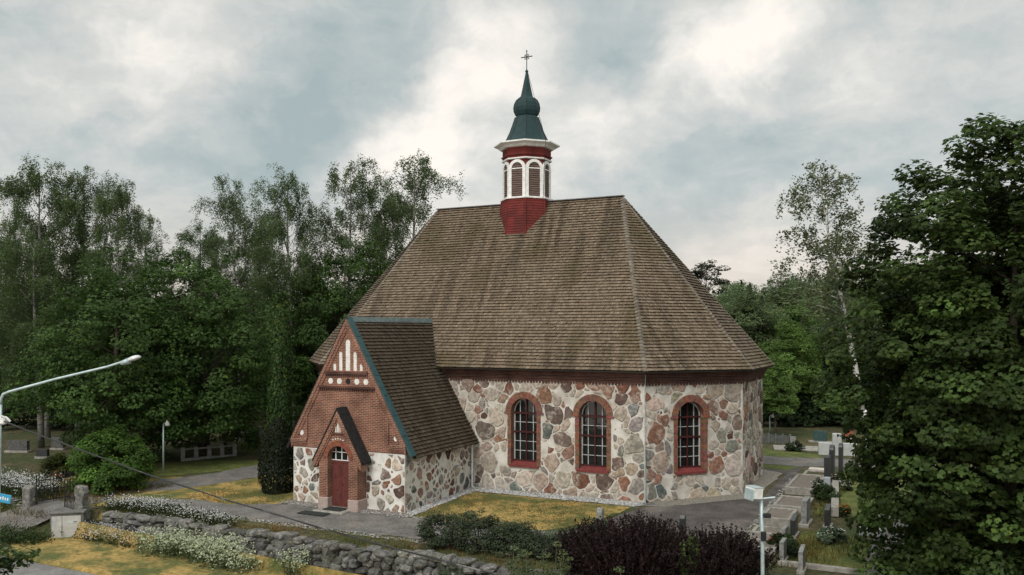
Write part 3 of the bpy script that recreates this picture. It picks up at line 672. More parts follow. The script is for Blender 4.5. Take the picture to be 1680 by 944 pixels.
# ---- porch
PU, PV, PZ = -12.94, -6.46, 8.95; PH = 3.33; PK = 1.75       # axis, front plane, ridge, half width, roof slope
def fnF(a, z, o): return (PU + a, PV - o, z)                 # front plane; a from the axis
def build_porch():
    st = MB(); sbs = []
    ztop = 2.58
    fr = lambda t, z, o: (PU - PH + t, PV - o, z); sd_ = lambda t, z, o: (PU + PH + o, PV + t, z); sl = lambda t, z, o: (PU - PH - o, -t, z)
    for fn, L, seed in ((fr, 2 * PH, 3), (sd_, -PV, 4), (sl, -PV, 5)):
        st.add([fn(0, -.9, 0), fn(L, -.9, 0), fn(L, ztop, 0), fn(0, ztop, 0)], [(0, 1, 2, 3)])
        r = random.Random(seed); q = L / 6.6
        radii = [r.uniform(.26, .40) for _ in range(int(13 * q))] + [r.uniform(.16, .28) for _ in range(int(55 * q))] + [r.uniform(.08, .16) for _ in range(int(75 * q))] + [r.uniform(.05, .08) for _ in range(int(30 * q))]
        rects = [(PH - 1.15, PH + 1.15, -1, 3)] if seed == 3 else []
        lst = stones(r, L, -.35, ztop - .05, radii, .13, rects, (), .12)
        for part in ([lst] if seed != 3 else [[q for q in lst if q[0][0][0] < PH], [q for q in lst if q[0][0][0] >= PH]]):
            sb = MB(); add_stones(sb, part, fn, r, .10); sbs.append(sb)
    po = st.build('porch', mortar_w, church)
    for sb in sbs: sb.build('fieldstones', stone_m, po)
    # brick gable
    g = MB(); h = lambda z: (PZ - z) / PK
    out = [(-PH, 2.60), (PH, 2.60), (PH, 2.72), (PH + .06, 2.72), (PH + .06, 2.84), (PH + .13, 2.84), (PH + .13, PZ - (PH + .13) * PK + .06), (0, PZ + .06), (-PH - .13, PZ - (PH + .13) * PK + .06), (-PH - .13, 2.84), (-PH - .06, 2.84), (-PH - .06, 2.72), (-PH, 2.72)]
    g.prism(out, fnF, .03, -.42)
    for sg in (-1, 1):
        top = (0, PZ + .04); bot = (sg * (PH + .10), PZ - (PH + .10) * PK + .04)          # raised rake bands
        for w0, w1, o in ((0, .15, .10), (.152, .235, .065)):
            z = lambda w: w * math.hypot(1, PK)
            g.prism([(0, top[1] - z(w0)), (bot[0], bot[1] - z(w0) + 0), (bot[0], bot[1] - z(w1)), (0, top[1] - z(w1))], fnF, .02, o)
        n = 62
        for k in range(n):                        # dentils along the rake
            s_ = (k + .5) / n; a = sg * s_ * (PH - .3); zt = PZ + .04 - abs(a) * PK - .245 * math.hypot(1, PK)
            if zt < 3.1: continue
            g.box(PU + a - .028, PU + a + .028, PV - .075, PV, zt - .13, zt, (1, 1, 1))
        a0, a1 = sorted((sg * 2.45, sg * (PH + .10)))       # corbelled foot of the gable
        for kk, (zz, oo) in enumerate(((2.98, .13), (2.87, .09), (2.76, .05))): g.prism([(a0 + .03 * kk, zz - .10), (a1, zz - .10), (a1, zz), (a0 + .03 * kk, zz)], fnF, .02, oo)
        b0, b1 = sorted((sg * 2.38, sg * 2.46)); g.prism([(b0, 3.0), (b1, 3.0), (b1, 4.05), (b0, 4.05)], fnF, .02, .09)
    ga = g.build('gable', brick_m, po)
    sc = MB()
    for z0, z1, hw in ((6.22, 6.40, 1.28), (5.54, 5.68, 1.68)):
        sc.prism([(-hw, z0 + .06), (hw, z0 + .06), (hw, z1), (-hw, z1)], fnF, .02, .13)
        n = int(hw * 2 / .125)
        for k in range(n):
            a = -hw + (k + .5) * hw * 2 / n; sc.box(PU + a - .034, PU + a + .034, PV - .11, PV, z0 - .06, z0 + .058)
    sc.build('string_course', brick_d, po)
    def niche(a, w, z0, z1):
        n = [(a - w, z0), (a + w, z0)] + [(a + math.cos(math.pi * k / 8) * w, z1 - w + math.sin(math.pi * k / 8) * w) for k in range(9)]
        m = MB(); m.prism(n, fnF, .0, .036); m.build('blind_niche', whiteplaster, po)
    niche(.07, .13, 6.45, 7.95)
    for a, w, z1 in ((-.36, .09, 7.36), (.50, .09, 7.36), (-.72, .075, 6.78), (.86, .075, 6.78)): niche(a, w, 6.45, z1)
    def roundel(a, z, r, mt, nm='roundel'):
        m = MB(); m.prism([(a + math.cos(2 * math.pi * k / 18) * r, z + math.sin(2 * math.pi * k / 18) * r) for k in range(18)], fnF, 0, .036); m.build(nm, mt, po)
    for a in (-.98, -.45, .60, 1.13): roundel(a, 5.93, .145, whiteplaster)
    roundel(.075, 5.93, .14, tar, 'vent_hole')
    for a in (-2.78, 2.86): roundel(a, 3.30, .125, whiteplaster)
    # porch roof
    EH = PH + .42; ZE = PZ - EH * PK; S = math.hypot(EH, EH * PK)
    acc = ([], []); ub = MB()
    for sg in (1, -1):
        def ext(t, sg=sg):
            z = ZE + (PZ - ZE) * t; vm = max(.05, (z - EAVE) / ((RIDGE - EAVE) / (WM + .57)) - .57 + .3) if z > 6.1 else .05
            if sg > 0: return (.0, vm - PV - .28)
            return (-(vm - PV) + .28 + 0, 0) if False else (0.0, vm - PV - .28)
        y0 = PV + .28
        P0 = (PU + sg * EH, y0, ZE); P1 = (PU + sg * EH, 0, ZE); Q0 = (PU, y0, PZ); Q1 = (PU, 0, PZ)
        shingle_facet(acc, P0, P1, Q1, Q0, 30 + sg, course=.19, w=.12, ext=ext, tone=.44)  # low tone puts the shade on this roof into the shingle colour
        prev = None
        for k in range(25):
            t = k / 24; l, r = ext(t); a = PU + sg * EH * (1 - t); z = ZE + (PZ - ZE) * t
            cur = ((a, y0 - .2, z - .01), (a, y0 + r, z - .01))
            if prev: ub.add([prev[0], prev[1], cur[1], cur[0]], [(0, 1, 2, 3)])
            prev = cur
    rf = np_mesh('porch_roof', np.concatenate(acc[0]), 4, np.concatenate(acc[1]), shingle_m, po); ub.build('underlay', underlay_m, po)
    for sg in (1, -1):
        m = MB(); q = Vector((sg, 0, -PK)).normalized(); nn = Vector((sg * PK, 0, 1)).normalized()
        a = Vector((PU, 0, PZ + .10)); L = math.hypot(EH, EH * PK) - .02
        if sg < 0: y0, y1 = PV - .06, PV + .20
        else: y0, y1 = PV - .06, PV + .34
        b = a + q * L
        vs = [p + nn * h_ + Vector((0, y, 0)) for p in (a, b) for h_ in (-.10, .045) for y in (y0, y1)]
        m.add(vs, [(0, 1, 3, 2), (4, 6, 7, 5), (0, 4, 5, 1), (2, 3, 7, 6), (0, 2, 6, 4), (1, 5, 7, 3)])
        for k in range(1, 7):
            p = a + q * (L * k / 7); m.add([p + nn * h_ + q * s_ + Vector((0, y, 0)) for s_ in (-.02, .02) for h_ in (.03, .06) for y in (y0 - .005, y1 + .005)], [(0, 1, 3, 2), (4, 6, 7, 5), (0, 4, 5, 1), (2, 3, 7, 6), (0, 2, 6, 4), (1, 5, 7, 3)])
        m.build('verge_flashing', teal if sg > 0 else tar, po)
    m = MB(); vend = (PZ - EAVE) / ((RIDGE - EAVE) / (WM + .57)) - .57 + .1
    m.prism([(-.17, PZ - .12), (0, PZ + .14), (.17, PZ - .12), (.10, PZ - .14), (0, PZ + .06), (-.10, PZ - .14)], lambda a, z, o: (PU + a, o, z), PV + .32, vend)
    m.build('ridge_cap', greymetal, po)
    m = MB()          # brick eaves band and gutter board
    m.box(PU + PH - .02, PU + PH + .09, PV + .02, -.02, 2.585, 2.80); m.build('eaves_band', brick_d, po); m = MB(); m.box(PU - PH - .09, PU - PH + .02, PV + .02, -.02, 2.585, 2.80)
    m.build('eaves_band', brick_d, po)
    m = MB(); m.tube([(PU + PH + .22, -.28, 2.60), (PU + PH + .14, -.2, 2.35), (PU + PH + .14, -.2, .1), (PU + PH + .3, -.25, -.02)], .055, 10); m.build('downpipe', whitep, po)
build_porch()
# ---- brick portal with the red door
def build_portal():
    V0 = PV; VF = -7.17; hw = 1.14; ow = .62; apex = 4.46; k = 1.72; spring = 2.25
    fn = lambda a, z, o: (PU + .0 + a, VF - o, z)
    m = MB(); D = V0 - VF
    zb = -.5
    for sg in (-1, 1):
        a0, a1 = sorted((sg * ow, sg * hw)); m.prism([(a0, zb), (a1, zb), (a1, spring - .2), (a0, spring - .2)], fn, 0, -D - .02)
    # gabled head with the arch cut out
    arc = [(-math.cos(math.pi * i / 20) * ow, spring + math.sin(math.pi * i / 20) * ow) for i in range(21)]
    inner = [(-ow, spring - .2)] + arc + [(ow, spring - .2)]
    hh = lambda a: apex - abs(a) * k
    oute = [(-hw, spring - .2)] + [(a, max(hh(a), spring)) for a in np.linspace(-hw, hw, 21)] + [(hw, spring - .2)]
    for i in range(len(inner) - 1):
        q = [inner[i], inner[i + 1], oute[i + 1], oute[i]]
        m.prism(q, fn, 0, -D - .02)
    for sg in (-1, 1):      # raised rake band with foot
        e = hw + .28; z = lambda w: w * math.hypot(1, k)
        m.prism([(0, apex + .12), (sg * e, apex + .12 - e * k), (sg * e, apex + .12 - e * k - z(.2)), (0, apex + .12 - z(.2))], fn, -.3, .09)
        m.prism([(0, apex + .12 - z(.203)), (sg * (e - .12), apex + .12 - (e - .12) * k - z(.203)), (sg * (e - .12), apex + .12 - (e - .12) * k - z(.28)), (0, apex + .12 - z(.28))], fn, -.02, .05)
    po = m.build('portal', brick_m, church)
    a = MB(); rr = random.Random(4)
    for i in range(28):
        a0, a1 = math.pi * (i + .06) / 28, math.pi * (i + .94) / 28
        p4 = [(-math.cos(q) * r, spring + math.sin(q) * r) for q, r in ((a0, ow - .004), (a1, ow - .004), (a1, ow + .24), (a0, ow + .24))]
        a.prism(p4, fn, -.05, .02 + rr.uniform(0, .01), [c * rr.uniform(.75, 1.2) for c in (.22, .075, .05)])
    a.build('arch_bricks', block_m, po)
    d = MB(); RD = -.30
    for sg in (-1, 1):
        a0, a1 = sorted((sg * .008, sg * (ow - .03))); d.prism([(a0, -.12), (a1, -.12), (a1, 2.02), (a0, 2.02)], fn, RD - .06, RD)
        for z0, z1 in ((.02, .55), (.68, 1.2), (1.32, 1.9)):
            d.prism([(a0 + .09, z0), (a1 - .09, z0), (a1 - .09, z1), (a0 + .09, z1)], fn, RD, RD + .015)
            d.prism([(a0 + .14, z0 + .05), (a1 - .14, z0 + .05), (a1 - .14, z1 - .05), (a0 + .14, z1 - .05)], fn, RD, RD + .026)
    d.prism([(-ow + .01, 2.022), (ow - .01, 2.022), (ow - .01, 2.13), (-ow + .01, 2.13)], fn, RD - .06, RD + .03)
    door = d.build('door', reddoor, po)
    hd = MB(); hd.tube([fn(.09, 1.0, RD + .03), fn(.09, 1.0, RD + .08), fn(.16, 1.0, RD + .09)], .014, 8); hd.build('handle', iron, po)
    g = MB(); pts = [(-ow + .01, 2.132), (ow - .01, 2.132)] + [(math.cos(math.pi * i / 16) * (ow - .01), spring + math.sin(math.pi * i / 16) * (ow - .01)) for i in range(17)]
    g.prism(pts, fn, RD - .05, RD - .02); fl = g.build('fanlight_glass', glass, po)
    b = MB()
    for x in (-.36, 0, .36): b.prism([(x - .022, 2.13), (x + .022, 2.13), (x + .022, spring + math.sqrt(ow * ow - x * x) - .03), (x - .022, spring + math.sqrt(ow * ow - x * x) - .03)], fn, RD - .03, RD + .012)
    b.prism([(-ow, 2.132), (ow, 2.132), (ow, 2.17), (-ow, 2.17)], fn, RD - .03, RD + .013); b.prism([(-ow, 2.52), (ow, 2.52), (ow, 2.555), (-ow, 2.555)], fn, RD - .03, RD + .014)
    b.build('fanlight_bars', whitep, po)
    for sg in (-1, 1):
        p = MB(); a0, a1 = sorted((sg * (ow - .03), sg * (hw + .05))); p.bbox(PU + a0, PU + a1, VF - .06, V0 + .01, -.5, .36, .03); p.build('plinth', granite_p, po)
    e = hw + .34
    for sg in (-1, 1):
        r = MB(); zz = lambda a: apex + .15 - abs(a) * k
        r.prism([(0, zz(0)), (sg * e, zz(e)), (sg * e, zz(e) + .09), (0, zz(0) + .11)], fn, .12, -D - .03); r.build('portal_roof', tar, po)
    s = MB()
    for x, w, z1 in ((0, .04, 4.0), (-.12, .028, 3.85), (.12, .028, 3.85)): s.prism([(x - w, 3.52), (x + w, 3.52), (x + w, z1), (x - w, z1)], fn, 0, .012); s.build('white_ornament', whiteplaster, po); s = MB()
    for i in range(5):
        s = MB(); s.prism([(-.3 + i * .15 + math.cos(q) * .035, 3.16 + .06 * math.cos((i - 2) * .8) + math.sin(q) * .035) for q in np.linspace(0, 5.6, 9)], fn, 0, .012); s.build('white_ornament', whiteplaster, po)
    s = MB(); s.prism([(-.34, 3.42), (.34, 3.42), (.34, 3.49), (-.34, 3.49)], fn, 0, .06); s.build('ornament_ledge', brick_d, po)
    s = MB(); s.bbox(PU - ow + .03, PU + ow - .03, VF - .02, V0, -.5, -.1, .02); s.bbox(PU - .95, PU + .80, VF - .75, VF - .06, -.6, -.13, .03); s.build('step', concrete, church)
build_portal()
def mats():
    m = MB(); M_ = Matrix.Translation((*xy(PU - .05, -7.28), -.125)) @ Matrix.Rotation(-TH, 4, 'Z')
    for i, (u, v, z, w, d) in enumerate(((PU - .02, -7.36, -.118, .52, .34), (PU - .55, -8.28, upper(-8.3) + .03, .78, .30))):
        m = MB(); m.bbox(-w, w, -d, d, 0, .03, .008); x, y = xy(u, v)
        o = m.build('door_mat', rubber, loc=(x, y, z)); o.rotation_euler = (0, 0, -TH)
        tag(o, ['dark mat on the stone step right against the red door', 'dark flat mat on the path in front of the entrance step'][i], 'door mat')
mats()
# ---- belfry
BU = -9.52
def build_belfry():
    r22 = R(22.5); ap = 1.0 / math.cos(r22)
    def octo(mb, prof, col=(1, 1, 1)): mb.lathe([(r * ap, z) for r, z in prof], 8, BU, WM, r22, col)
    m = MB(); pr_ = []
    for i in range(24):
        z = 12.6 + i * .152; r = 1.62 - (z - 12.6) * .058; pr_ += [(r + .028, z), (r - .008, z + .15)]
    octo(m, pr_)
    for k in range(8):        # corner boards of the base
        t = r22 + k * math.pi / 4; c, s_ = math.cos(t), math.sin(t)
        m.tube([(BU + c * 1.63 * ap, WM + s_ * 1.63 * ap, 13.2), (BU + c * 1.42 * ap, WM + s_ * 1.42 * ap, 16.2)], .055, 4)
    octo(m, [(1.26, 16.25), (1.26, 19.2)])
    octo(m, [(1.36, 18.62), (1.36, 18.80), (1.44, 18.82), (1.44, 18.88), (1.36, 18.9), (1.36, 19.3)])
    be = m.build('belfry', redwood, church)
    cw = MB(); octo(cw, [(1.36, 19.28), (1.50, 19.30), (1.62, 19.42), (1.80, 19.5), (1.86, 19.52), (1.86, 19.60), (1.30, 19.70)])
    cw.build('belfry_cornice', whitep, be); cw = MB(); octo(cw, [(1.46, 16.22), (1.50, 16.24), (1.50, 16.33), (1.38, 16.36)]); cw.build('belfry_sill', whitep, be); cw = MB(); octo(cw, [(1.40, 18.58), (1.42, 18.60), (1.42, 18.66), (1.36, 18.68)])
    cw.build('belfry_string_course', whitep, be)
    side = 2 * 1.34 * math.tan(r22)
    for k in range(8):
        t = k * math.pi / 4; n = Vector((math.cos(t), math.sin(t), 0)); d = Vector((-n.y, n.x, 0)); c = Vector((BU, WM, 0)) + n * 1.27
        fn = lambda a, z, o, c=c, d=d, n=n: tuple(c + d * a + n * o + Vector((0, 0, z)))
        hw = .36; sp = 18.02; lv = MB()
        for j in range(16):
            z = 16.42 + j * .13; w = hw if z < sp else math.sqrt(max(.0, hw * hw - (z - sp) ** 2))
            if w < .06: continue
            lv.add([fn(a, z + zz, oo) for a in (-w, w) for zz, oo in ((0, .055), (.02, .06), (.15, .0), (.13, -.005))], [(0, 1, 2, 3), (7, 6, 5, 4), (0, 4, 5, 1), (1, 5, 6, 2), (2, 6, 7, 3), (3, 7, 4, 0)])
        lv.build('louvre', louvre_m, be)
        fr = MB(); W = side / 2 - .01
        pts_in = [(-hw, 16.36)] + [(-math.cos(math.pi * i / 12) * hw, sp + math.sin(math.pi * i / 12) * hw) for i in range(13)] + [(hw, 16.36)]
        pts_out = [(-W, 16.36)] + [(-math.cos(math.pi * i / 12) * W, sp + math.sin(math.pi * i / 12) * W * .98) for i in range(13)] + [(W, 16.36)]
        for i in range(len(pts_in) - 1):
            fr.prism([pts_in[i], pts_in[i + 1], pts_out[i + 1], pts_out[i]], fn, .0, .10)
        fr.prism([(-hw, sp - .03), (hw, sp - .03), (hw, sp + .03), (-hw, sp + .03)], fn, .0, .08)
        fr.build('arch_frame', whitep, be)
    s = MB(); octo(s, [(1.34, 19.64), (1.30, 19.72), (1.12, 20.02), (.95, 20.4), (.80, 20.85), (.69, 21.22), (.64, 21.34), (.52, 21.36)])
    octo(s, [(.50, 21.30), (.62, 21.42), (.72, 21.66), (.74, 21.88), (.70, 22.12), (.60, 22.34), (.44, 22.50), (.30, 22.56)])
    octo(s, [(.40, 22.45), (.34, 22.6), (.22, 23.2), (.10, 23.85), (.06, 24.05), (.09, 24.1), (.09, 24.15), (.04, 24.2), (.02, 24.3)])
    for k in range(8):
        t = r22 + k * math.pi / 4; c, q = math.cos(t) * ap, math.sin(t) * ap
        s.tube([(BU + c * r, WM + q * r, z) for r, z in ((1.345, 19.66), (1.125, 20.03), (.955, 20.41), (.805, 20.86), (.66, 21.33))], .02, 5)
        s.tube([(BU + c * r, WM + q * r, z) for r, z in ((.625, 21.43), (.725, 21.67), (.745, 21.89), (.705, 22.13), (.605, 22.35), (.44, 22.51))], .018, 5)
    spire = s.build('spire', copper, church)
    x = MB(); x.tube([(BU, WM, 24.2), (BU, WM, 25.42)], .025, 6); z = 25.0
    x.box(BU - .34, BU + .34, WM - .022, WM + .022, z - .022, z + .022)
    ang = [2 * math.pi * i / 14 for i in range(15)]
    x.tube([(BU + math.cos(a) * .15, WM, z + math.sin(a) * .15) for a in ang], .018, 5, cap=False)
    for a, b in ((-.34, 0), (.34, 0), (0, .34)): x.lathe([(.0, z + b - .05), (.05, z + b), (0, z + b + .05)], 6, BU + a, WM)
    for a in (45, 135, 225, 315): x.tube([(BU, WM, z), (BU + math.cos(R(a)) * .22, WM, z + math.sin(R(a)) * .22)], .014, 4)
    x.build('cross', iron, spire)
    w = MB(); w.tube([(BU + .1, WM - .1, 24.1), (BU + 1.7, WM - 1.0, 19.62), (BU + 1.5, WM - .9, 16.2)], .012, 4); w.build('lightning_wire', iron, spire)
build_belfry()
def build_conductor():
    m = MB(); p = lambda z, o=.07: (0.03 - .0 + o * .38, -o * .92, z)
    m.tube([p(6.25, .3), p(5.9, .1), p(5.0), p(3.0), p(1.2), p(-.2, .09)], .014, 6)
    m.tube([p(2.2, .075), p(-.2, .095)], .03, 8)
    for z in (5.3, 4.3, 3.3, 2.3, 1.2): m.tube([p(z, -.02), p(z, .10)], .02, 6)
    m.build('lightning_conductor', galv, church)
build_conductor()

# ------------------------------------------------------------------ dry stone wall, gate, gate posts
def boulder(mb, rng, cx, cy, cz, sx, sy, sz, col, rot=0):
    bm = bmesh.new(); bmesh.ops.create_icosphere(bm, subdivisions=2, radius=1)
    ph = [rng.uniform(0, 6.28) for _ in range(9)]
    for p in bm.verts:
        d = p.co.normalized()
        q = Vector([math.copysign(abs(c) ** .68, c) for c in d])
        k = 1 + .09 * math.sin(3 * d.x + ph[0]) + .09 * math.sin(3.3 * d.y + ph[1]) + .08 * math.sin(4 * d.z + ph[2]) + .05 * math.sin(7 * d.x + 5 * d.z + ph[3])
        p.co = Vector((q.x * sx * k, q.y * sy * k, q.z * sz * k))
    Mx = Matrix.Translation((cx, cy, cz)) @ Matrix.Rotation(rot, 4, 'Z') @ Matrix.Rotation(rng.gauss(0, .07), 4, 'Y')
    bm.transform(Mx); bm.verts.index_update()
    mb.add([p.co.copy() for p in bm.verts], [[q.index for q in f.verts] for f in bm.faces], col); bm.free()
def dry_wall(name, label, u0, u1, seed, big=False):
    rng = random.Random(seed); m = MB(); um = (u0 + u1) / 2; bx, by = xy(um, -12.2); bz = gz(*xy(um, -13))
    for lay in range(5):
        u = u0 + rng.uniform(0, .4)
        while u < u1:
            x, y = xy(u, -12.2); top = upper(-11.9) + .12 + .08 * math.sin(u * .9); lo = gz(*xy(u, -12.9)) - .15
            H_ = top - lo; hh = [.28, .23, .19, .16, .14][lay] * H_; z = lo + H_ * [.13, .385, .595, .77, .92][lay]
            w = rng.uniform(.16, .36) * (1.35 if lay in (0, 5) else 1) * (1.2 if big and u < -15 else 1)
            g = rng.uniform(.055, .155); c = [g * rng.uniform(.97, 1.03), g * .98, g * rng.uniform(.88, .98)]
            boulder(m, rng, u - um + w, .05 * lay + rng.gauss(0, .07) - .05, z - bz + rng.gauss(0, .03), w * 1.04, rng.uniform(.3, .42), hh * .66 * rng.uniform(.8, 1.25), c)
            u += w * 2 * .96
    o = m.build(name, fieldgrey, loc=(bx, by, bz)); o.rotation_euler = (0, 0, -TH)
    return tag(o, label, 'stone wall')
dry_wall('dry_stone_wall', 'long mossy boulder wall running below the church path, right of the gate', -23.3, 12, 5, True)
dry_wall('dry_stone_wall', 'short dark boulder wall under white flowers left of the gateway', -40, -28.9, 6)
def gatepost(u, v, w, zt, label, kind):
    x, y = xy(u, v); zb = gz(x, y) - .2; rng = random.Random(int(u * 10)); m = MB(); h = zt - zb
    if kind == 0: boulder(m, rng, 0, 0, h * .42, w, w * .8, h * .46, (.13, .13, .125)); boulder(m, rng, .02, 0, h * .86, w * .82, w * .7, h * .17, (.15, .15, .145))
    else:
        m.bbox(-w, w, -w * .8, w * .8, 0, h * .93, .04, (.15, .145, .14)); boulder(m, rng, 0, 0, h * .93, w * 1.0, w * .75, h * .08, (.13, .13, .12))
    o = m.build('gate_post', fieldgrey, loc=(x, y, zb)); o.rotation_euler = (0, 0, -TH); tag(o, label, 'gate post')
gatepost(-28.1, -12.4, .30, .62, 'squared granite gate post at the left end of the gateway', 1)
gatepost(-24.3, -12.35, .36, .92, 'round topped boulder gate post behind the grey cabinet', 0)
def gate(u0, u1, vv, label, ang):
    x, y = xy(u0, vv); m = MB(); z = gz(x, y); L = u1 - u0
    o = thing('iron_gate', label, 'gate', (x, y, z + .1), -TH + ang)
    b = MB(); n = int(abs(L) / .13)
    for i in range(n + 1):
        a = L * i / n; b.tube([(a, 0, .05), (a, 0, 1.25 + .12 * (i % 2))], .014, 5); b.lathe([(0, 1.25 + .12 * (i % 2)), (.025, 1.28 + .12 * (i % 2)), (0, 1.37 + .12 * (i % 2))], 5, a, 0)
    b.build('bars', iron, o)
    f = MB()
    for z_ in (.12, .62, 1.12): f.box(min(0, L), max(0, L), -.022, .022, z_ - .022, z_ + .022)
    for a in (0, L): f.tube([(a, 0, 0), (a, 0, 1.42)], .03, 6)
    f.build('frame', iron, o)
gate(-27.75, -26.1, -12.3, 'black iron gate leaf standing open by the left post', R(78))
gate(-24.7, -26.0, -12.2, 'black iron gate leaf beside the round topped post', R(-8))

# ------------------------------------------------------------------ cabinet, street lamp, cable, signs, small poles
def cabinet():
    x, y = G(112, 884); z = gz(x, y)
    o = thing('utility_cabinet', 'grey utility cabinet with two pale doors by the gateway', 'cabinet', (x, y, z), R(14))
    b = MB(); b.bbox(-.72, .72, -.22, .32, 0, 1.22, .015); b.bbox(-.76, .76, -.27, .36, 1.222, 1.31, .015); b.build('body', M('cabinet_grey', (.10, .097, .09), (.15, .145, .135), 3, .7), o)
    for x0, x1, lab in ((-.66, -.22, None), (-.20, .60, None)):
        d = MB(); d.bbox(x0, x1, -.245, -.222, .12, 1.12, .006); d.build('door', M('cabinet_door', (.38, .37, .34), (.46, .45, .42), 2.5, .6, c3=(.30, .33, .32), scale3=3), o)
    h = MB(); h.box(-.215, -.205, -.262, -.246, .5, .66); h.build('latch', iron, o); h = MB(); h.box(.3, .44, -.25, -.2455, .82, .85); h.build('latch', iron, o)
    s = MB(); s.box(.02, .26, -.2495, -.2458, .78, .90); s.build('faded_notice', M('faded_blue_notice', (.36, .42, .44), (.45, .5, .5), 6, .7), o)
cabinet()
LPY = 22.0
def street_lamp():
    base = at(-6, 1100, LPY); bend = at(3, 652, LPY); zb = gz(base.x, base.y); base = Vector((base.x - .06, LPY, zb))
    o = thing('street_lamp', 'pale grey street lamp with long arm over the cemetery edge', 'street lamp', base)
    loc = lambda v: Vector(v) - base
    tip = at(176, 602, LPY + .3); p = MB()
    p.tube([(0, 0, 0), loc(at(-.5, 720, LPY)), loc(at(1, 664, LPY))], [.06, .042, .038], 12); p.build('pole', galv, o, smooth=True)
    a = MB(); a.tube([loc(q) for q in (at(1, 664, LPY), at(1.5, 655, LPY), at(5.5, 647, LPY), at(15, 643, LPY), at(90, 622.5, LPY + .15), tip, at(205, 592.5, LPY + .3))], [.038, .037, .036, .035, .033, .031, .03], 12); a.build('arm', galv, o, smooth=True)
    d = (at(236, 584, LPY + .3) - at(176, 602, LPY + .3)).normalized(); Mx = Matrix.Translation(loc(at(198, 596.5, LPY + .3))) @ d.to_track_quat('X', 'Z').to_matrix().to_4x4()
    h = MB(); pr = [(.0, .038), (.02, .06), (.12, .07), (.24, .085)]
    vs = []
    h.tube([Mx @ Vector((t, 0, 0)) for t, r in pr], [r for t, r in pr], 12); h.build('neck', galv, o, smooth=True)
    l = MB(); bm = bmesh.new(); bmesh.ops.create_uvsphere(bm, u_segments=16, v_segments=10, radius=1)
    for q in bm.verts: q.co = Vector((q.co.x * .19 + .37, q.co.y * .115, q.co.z * (.085 if q.co.z > 0 else .045) + .012))
    bm.transform(Mx); bm.verts.index_update(); l.add([q.co.copy() for q in bm.verts], [[w.index for w in f.verts] for f in bm.faces]); bm.free()
    l.build('lamp_head', M('lamp_shell', (.45, .47, .47), (.60, .62, .62), 14, .35, spec=.5, detail=3), o, smooth=True)
    b = MB(); c = loc(at(4, 690, LPY)); b.bbox(c.x - .09, c.x + .10, c.y - .09, c.y + .09, c.z - .10, c.z + .10, .03)
    b.tube([c + Vector((.02, -.1, .12)), c + Vector((.13, -.02, .06)), c + Vector((.2, 0, -.03))], .03, 8); b.build('cable_clamp', whitep, o)
street_lamp()
def cable():
    pts = [(7, 692), (74, 717.5), (134, 739), (216, 769.5), (285, 793), (374, 821), (480, 852.5), (567, 878), (653, 901.5), (787, 936), (900, 962), (1000, 983)]
    m = MB(); P = []
    for px, py in pts:
        t = px / 1000; Y = 1 / ((1 - t) / LPY + t / 14.5); P.append(at(px, py, Y))
    Q = []
    for i in range(len(P) - 1):
        for k in range(5): Q.append(P[i].lerp(P[i + 1], k / 5))
    Q.append(P[-1]); base = Q[0]
    m.tube([q - base for q in Q], .015, 6); m.tube([q - base + Vector((0, .012 * math.sin(i * .9), .012 * math.cos(i * .9))) for i, q in enumerate(Q)], .012, 5)
    o = m.build('overhead_cable', M('cable_black', (.02, .02, .02), (.16, .16, .155), 1.6, .5, spec=.4, lo=.52, hi=.66), loc=base); tag(o, 'black overhead cable sagging down from the street lamp pole', 'cable')
cable()
def street_sign():
    c = at(6, 818, LPY - .1); o = thing('street_sign', 'blue street name sign at the left edge below the lamp', 'sign', c, 0)
    Mx = Matrix.Rotation(R(-11) * -1, 4, 'Y')
    b = MB(); b.bbox(-.5, .19, -.012, .012, -.11, .11, .006, M=Mx); b.build('plate', M('sign_blue', (.03, .25, .42), (.04, .28, .45), 4, .4), o)
    t = MB()
    for k in range(9): t.bbox(-.40 + k * .062, -.365 + k * .062, -.016, -.0125, -.035, .03 + .02 * (k % 3 == 0), .001, M=Mx)
    t.build('lettering', whitep, o)
    k_ = MB(); k_.tube([(-.32, .02, -.06), (-.32, .06, .3)], .02, 6); k_.build('bracket', galv, o)
street_sign()
def flood_pole():
    Y = 20.0; top = at(1249, 818, Y); base = at(1253, 1000, Y); base = Vector((base.x, Y, gz(base.x, Y)))
    o = thing('floodlight_pole', 'slim grey pole carrying a white floodlight box and a small camera', 'light pole', base)
    L = lambda v: Vector(v) - base
    p = MB(); p.tube([(0, 0, 0), L(at(1251, 900, Y)), L(top)], [.05, .043, .04], 10); p.build('pole', galv, o, smooth=True)
    a = MB(); a.tube([L(at(1240, 819.5, Y)), L(at(1272, 816, Y - .1))], .022, 8); a.build('crossarm', galv, o)
    c = L(at(1237, 809, Y - .05)); Mx = Matrix.Translation(c) @ Matrix.Rotation(R(6), 4, 'Y') @ Matrix.Rotation(R(28), 4, 'Z')
    b = MB(); b.bbox(-.145, .145, -.15, .15, -.12, .14, .012, M=Mx); fl = b.build('floodlight', whitep, o)
    h = MB(); h.bbox(-.16, -.147, -.16, .14, -.16, .10, .004, M=Mx); h.bbox(-.15, .15, -.16, .16, .141, .155, .004, M=Mx); h.build('hood', galv, fl)
    d = L(at(1258, 846, Y - .1)); cm = MB(); cm.bbox(d.x - .075, d.x + .09, d.y - .06, d.y + .06, d.z - .05, d.z + .05, .015); cm.tube([d, L(at(1251, 848, Y))], .02, 6); cm.build('camera_unit', iron, o)
    d = L(at(1253, 880, Y - .06)); cb = MB(); cb.bbox(d.x - .07, d.x + .05, d.y - .05, d.y + .02, d.z - .11, d.z + .11, .01); cb.build('junction_box', iron, o)
flood_pole()
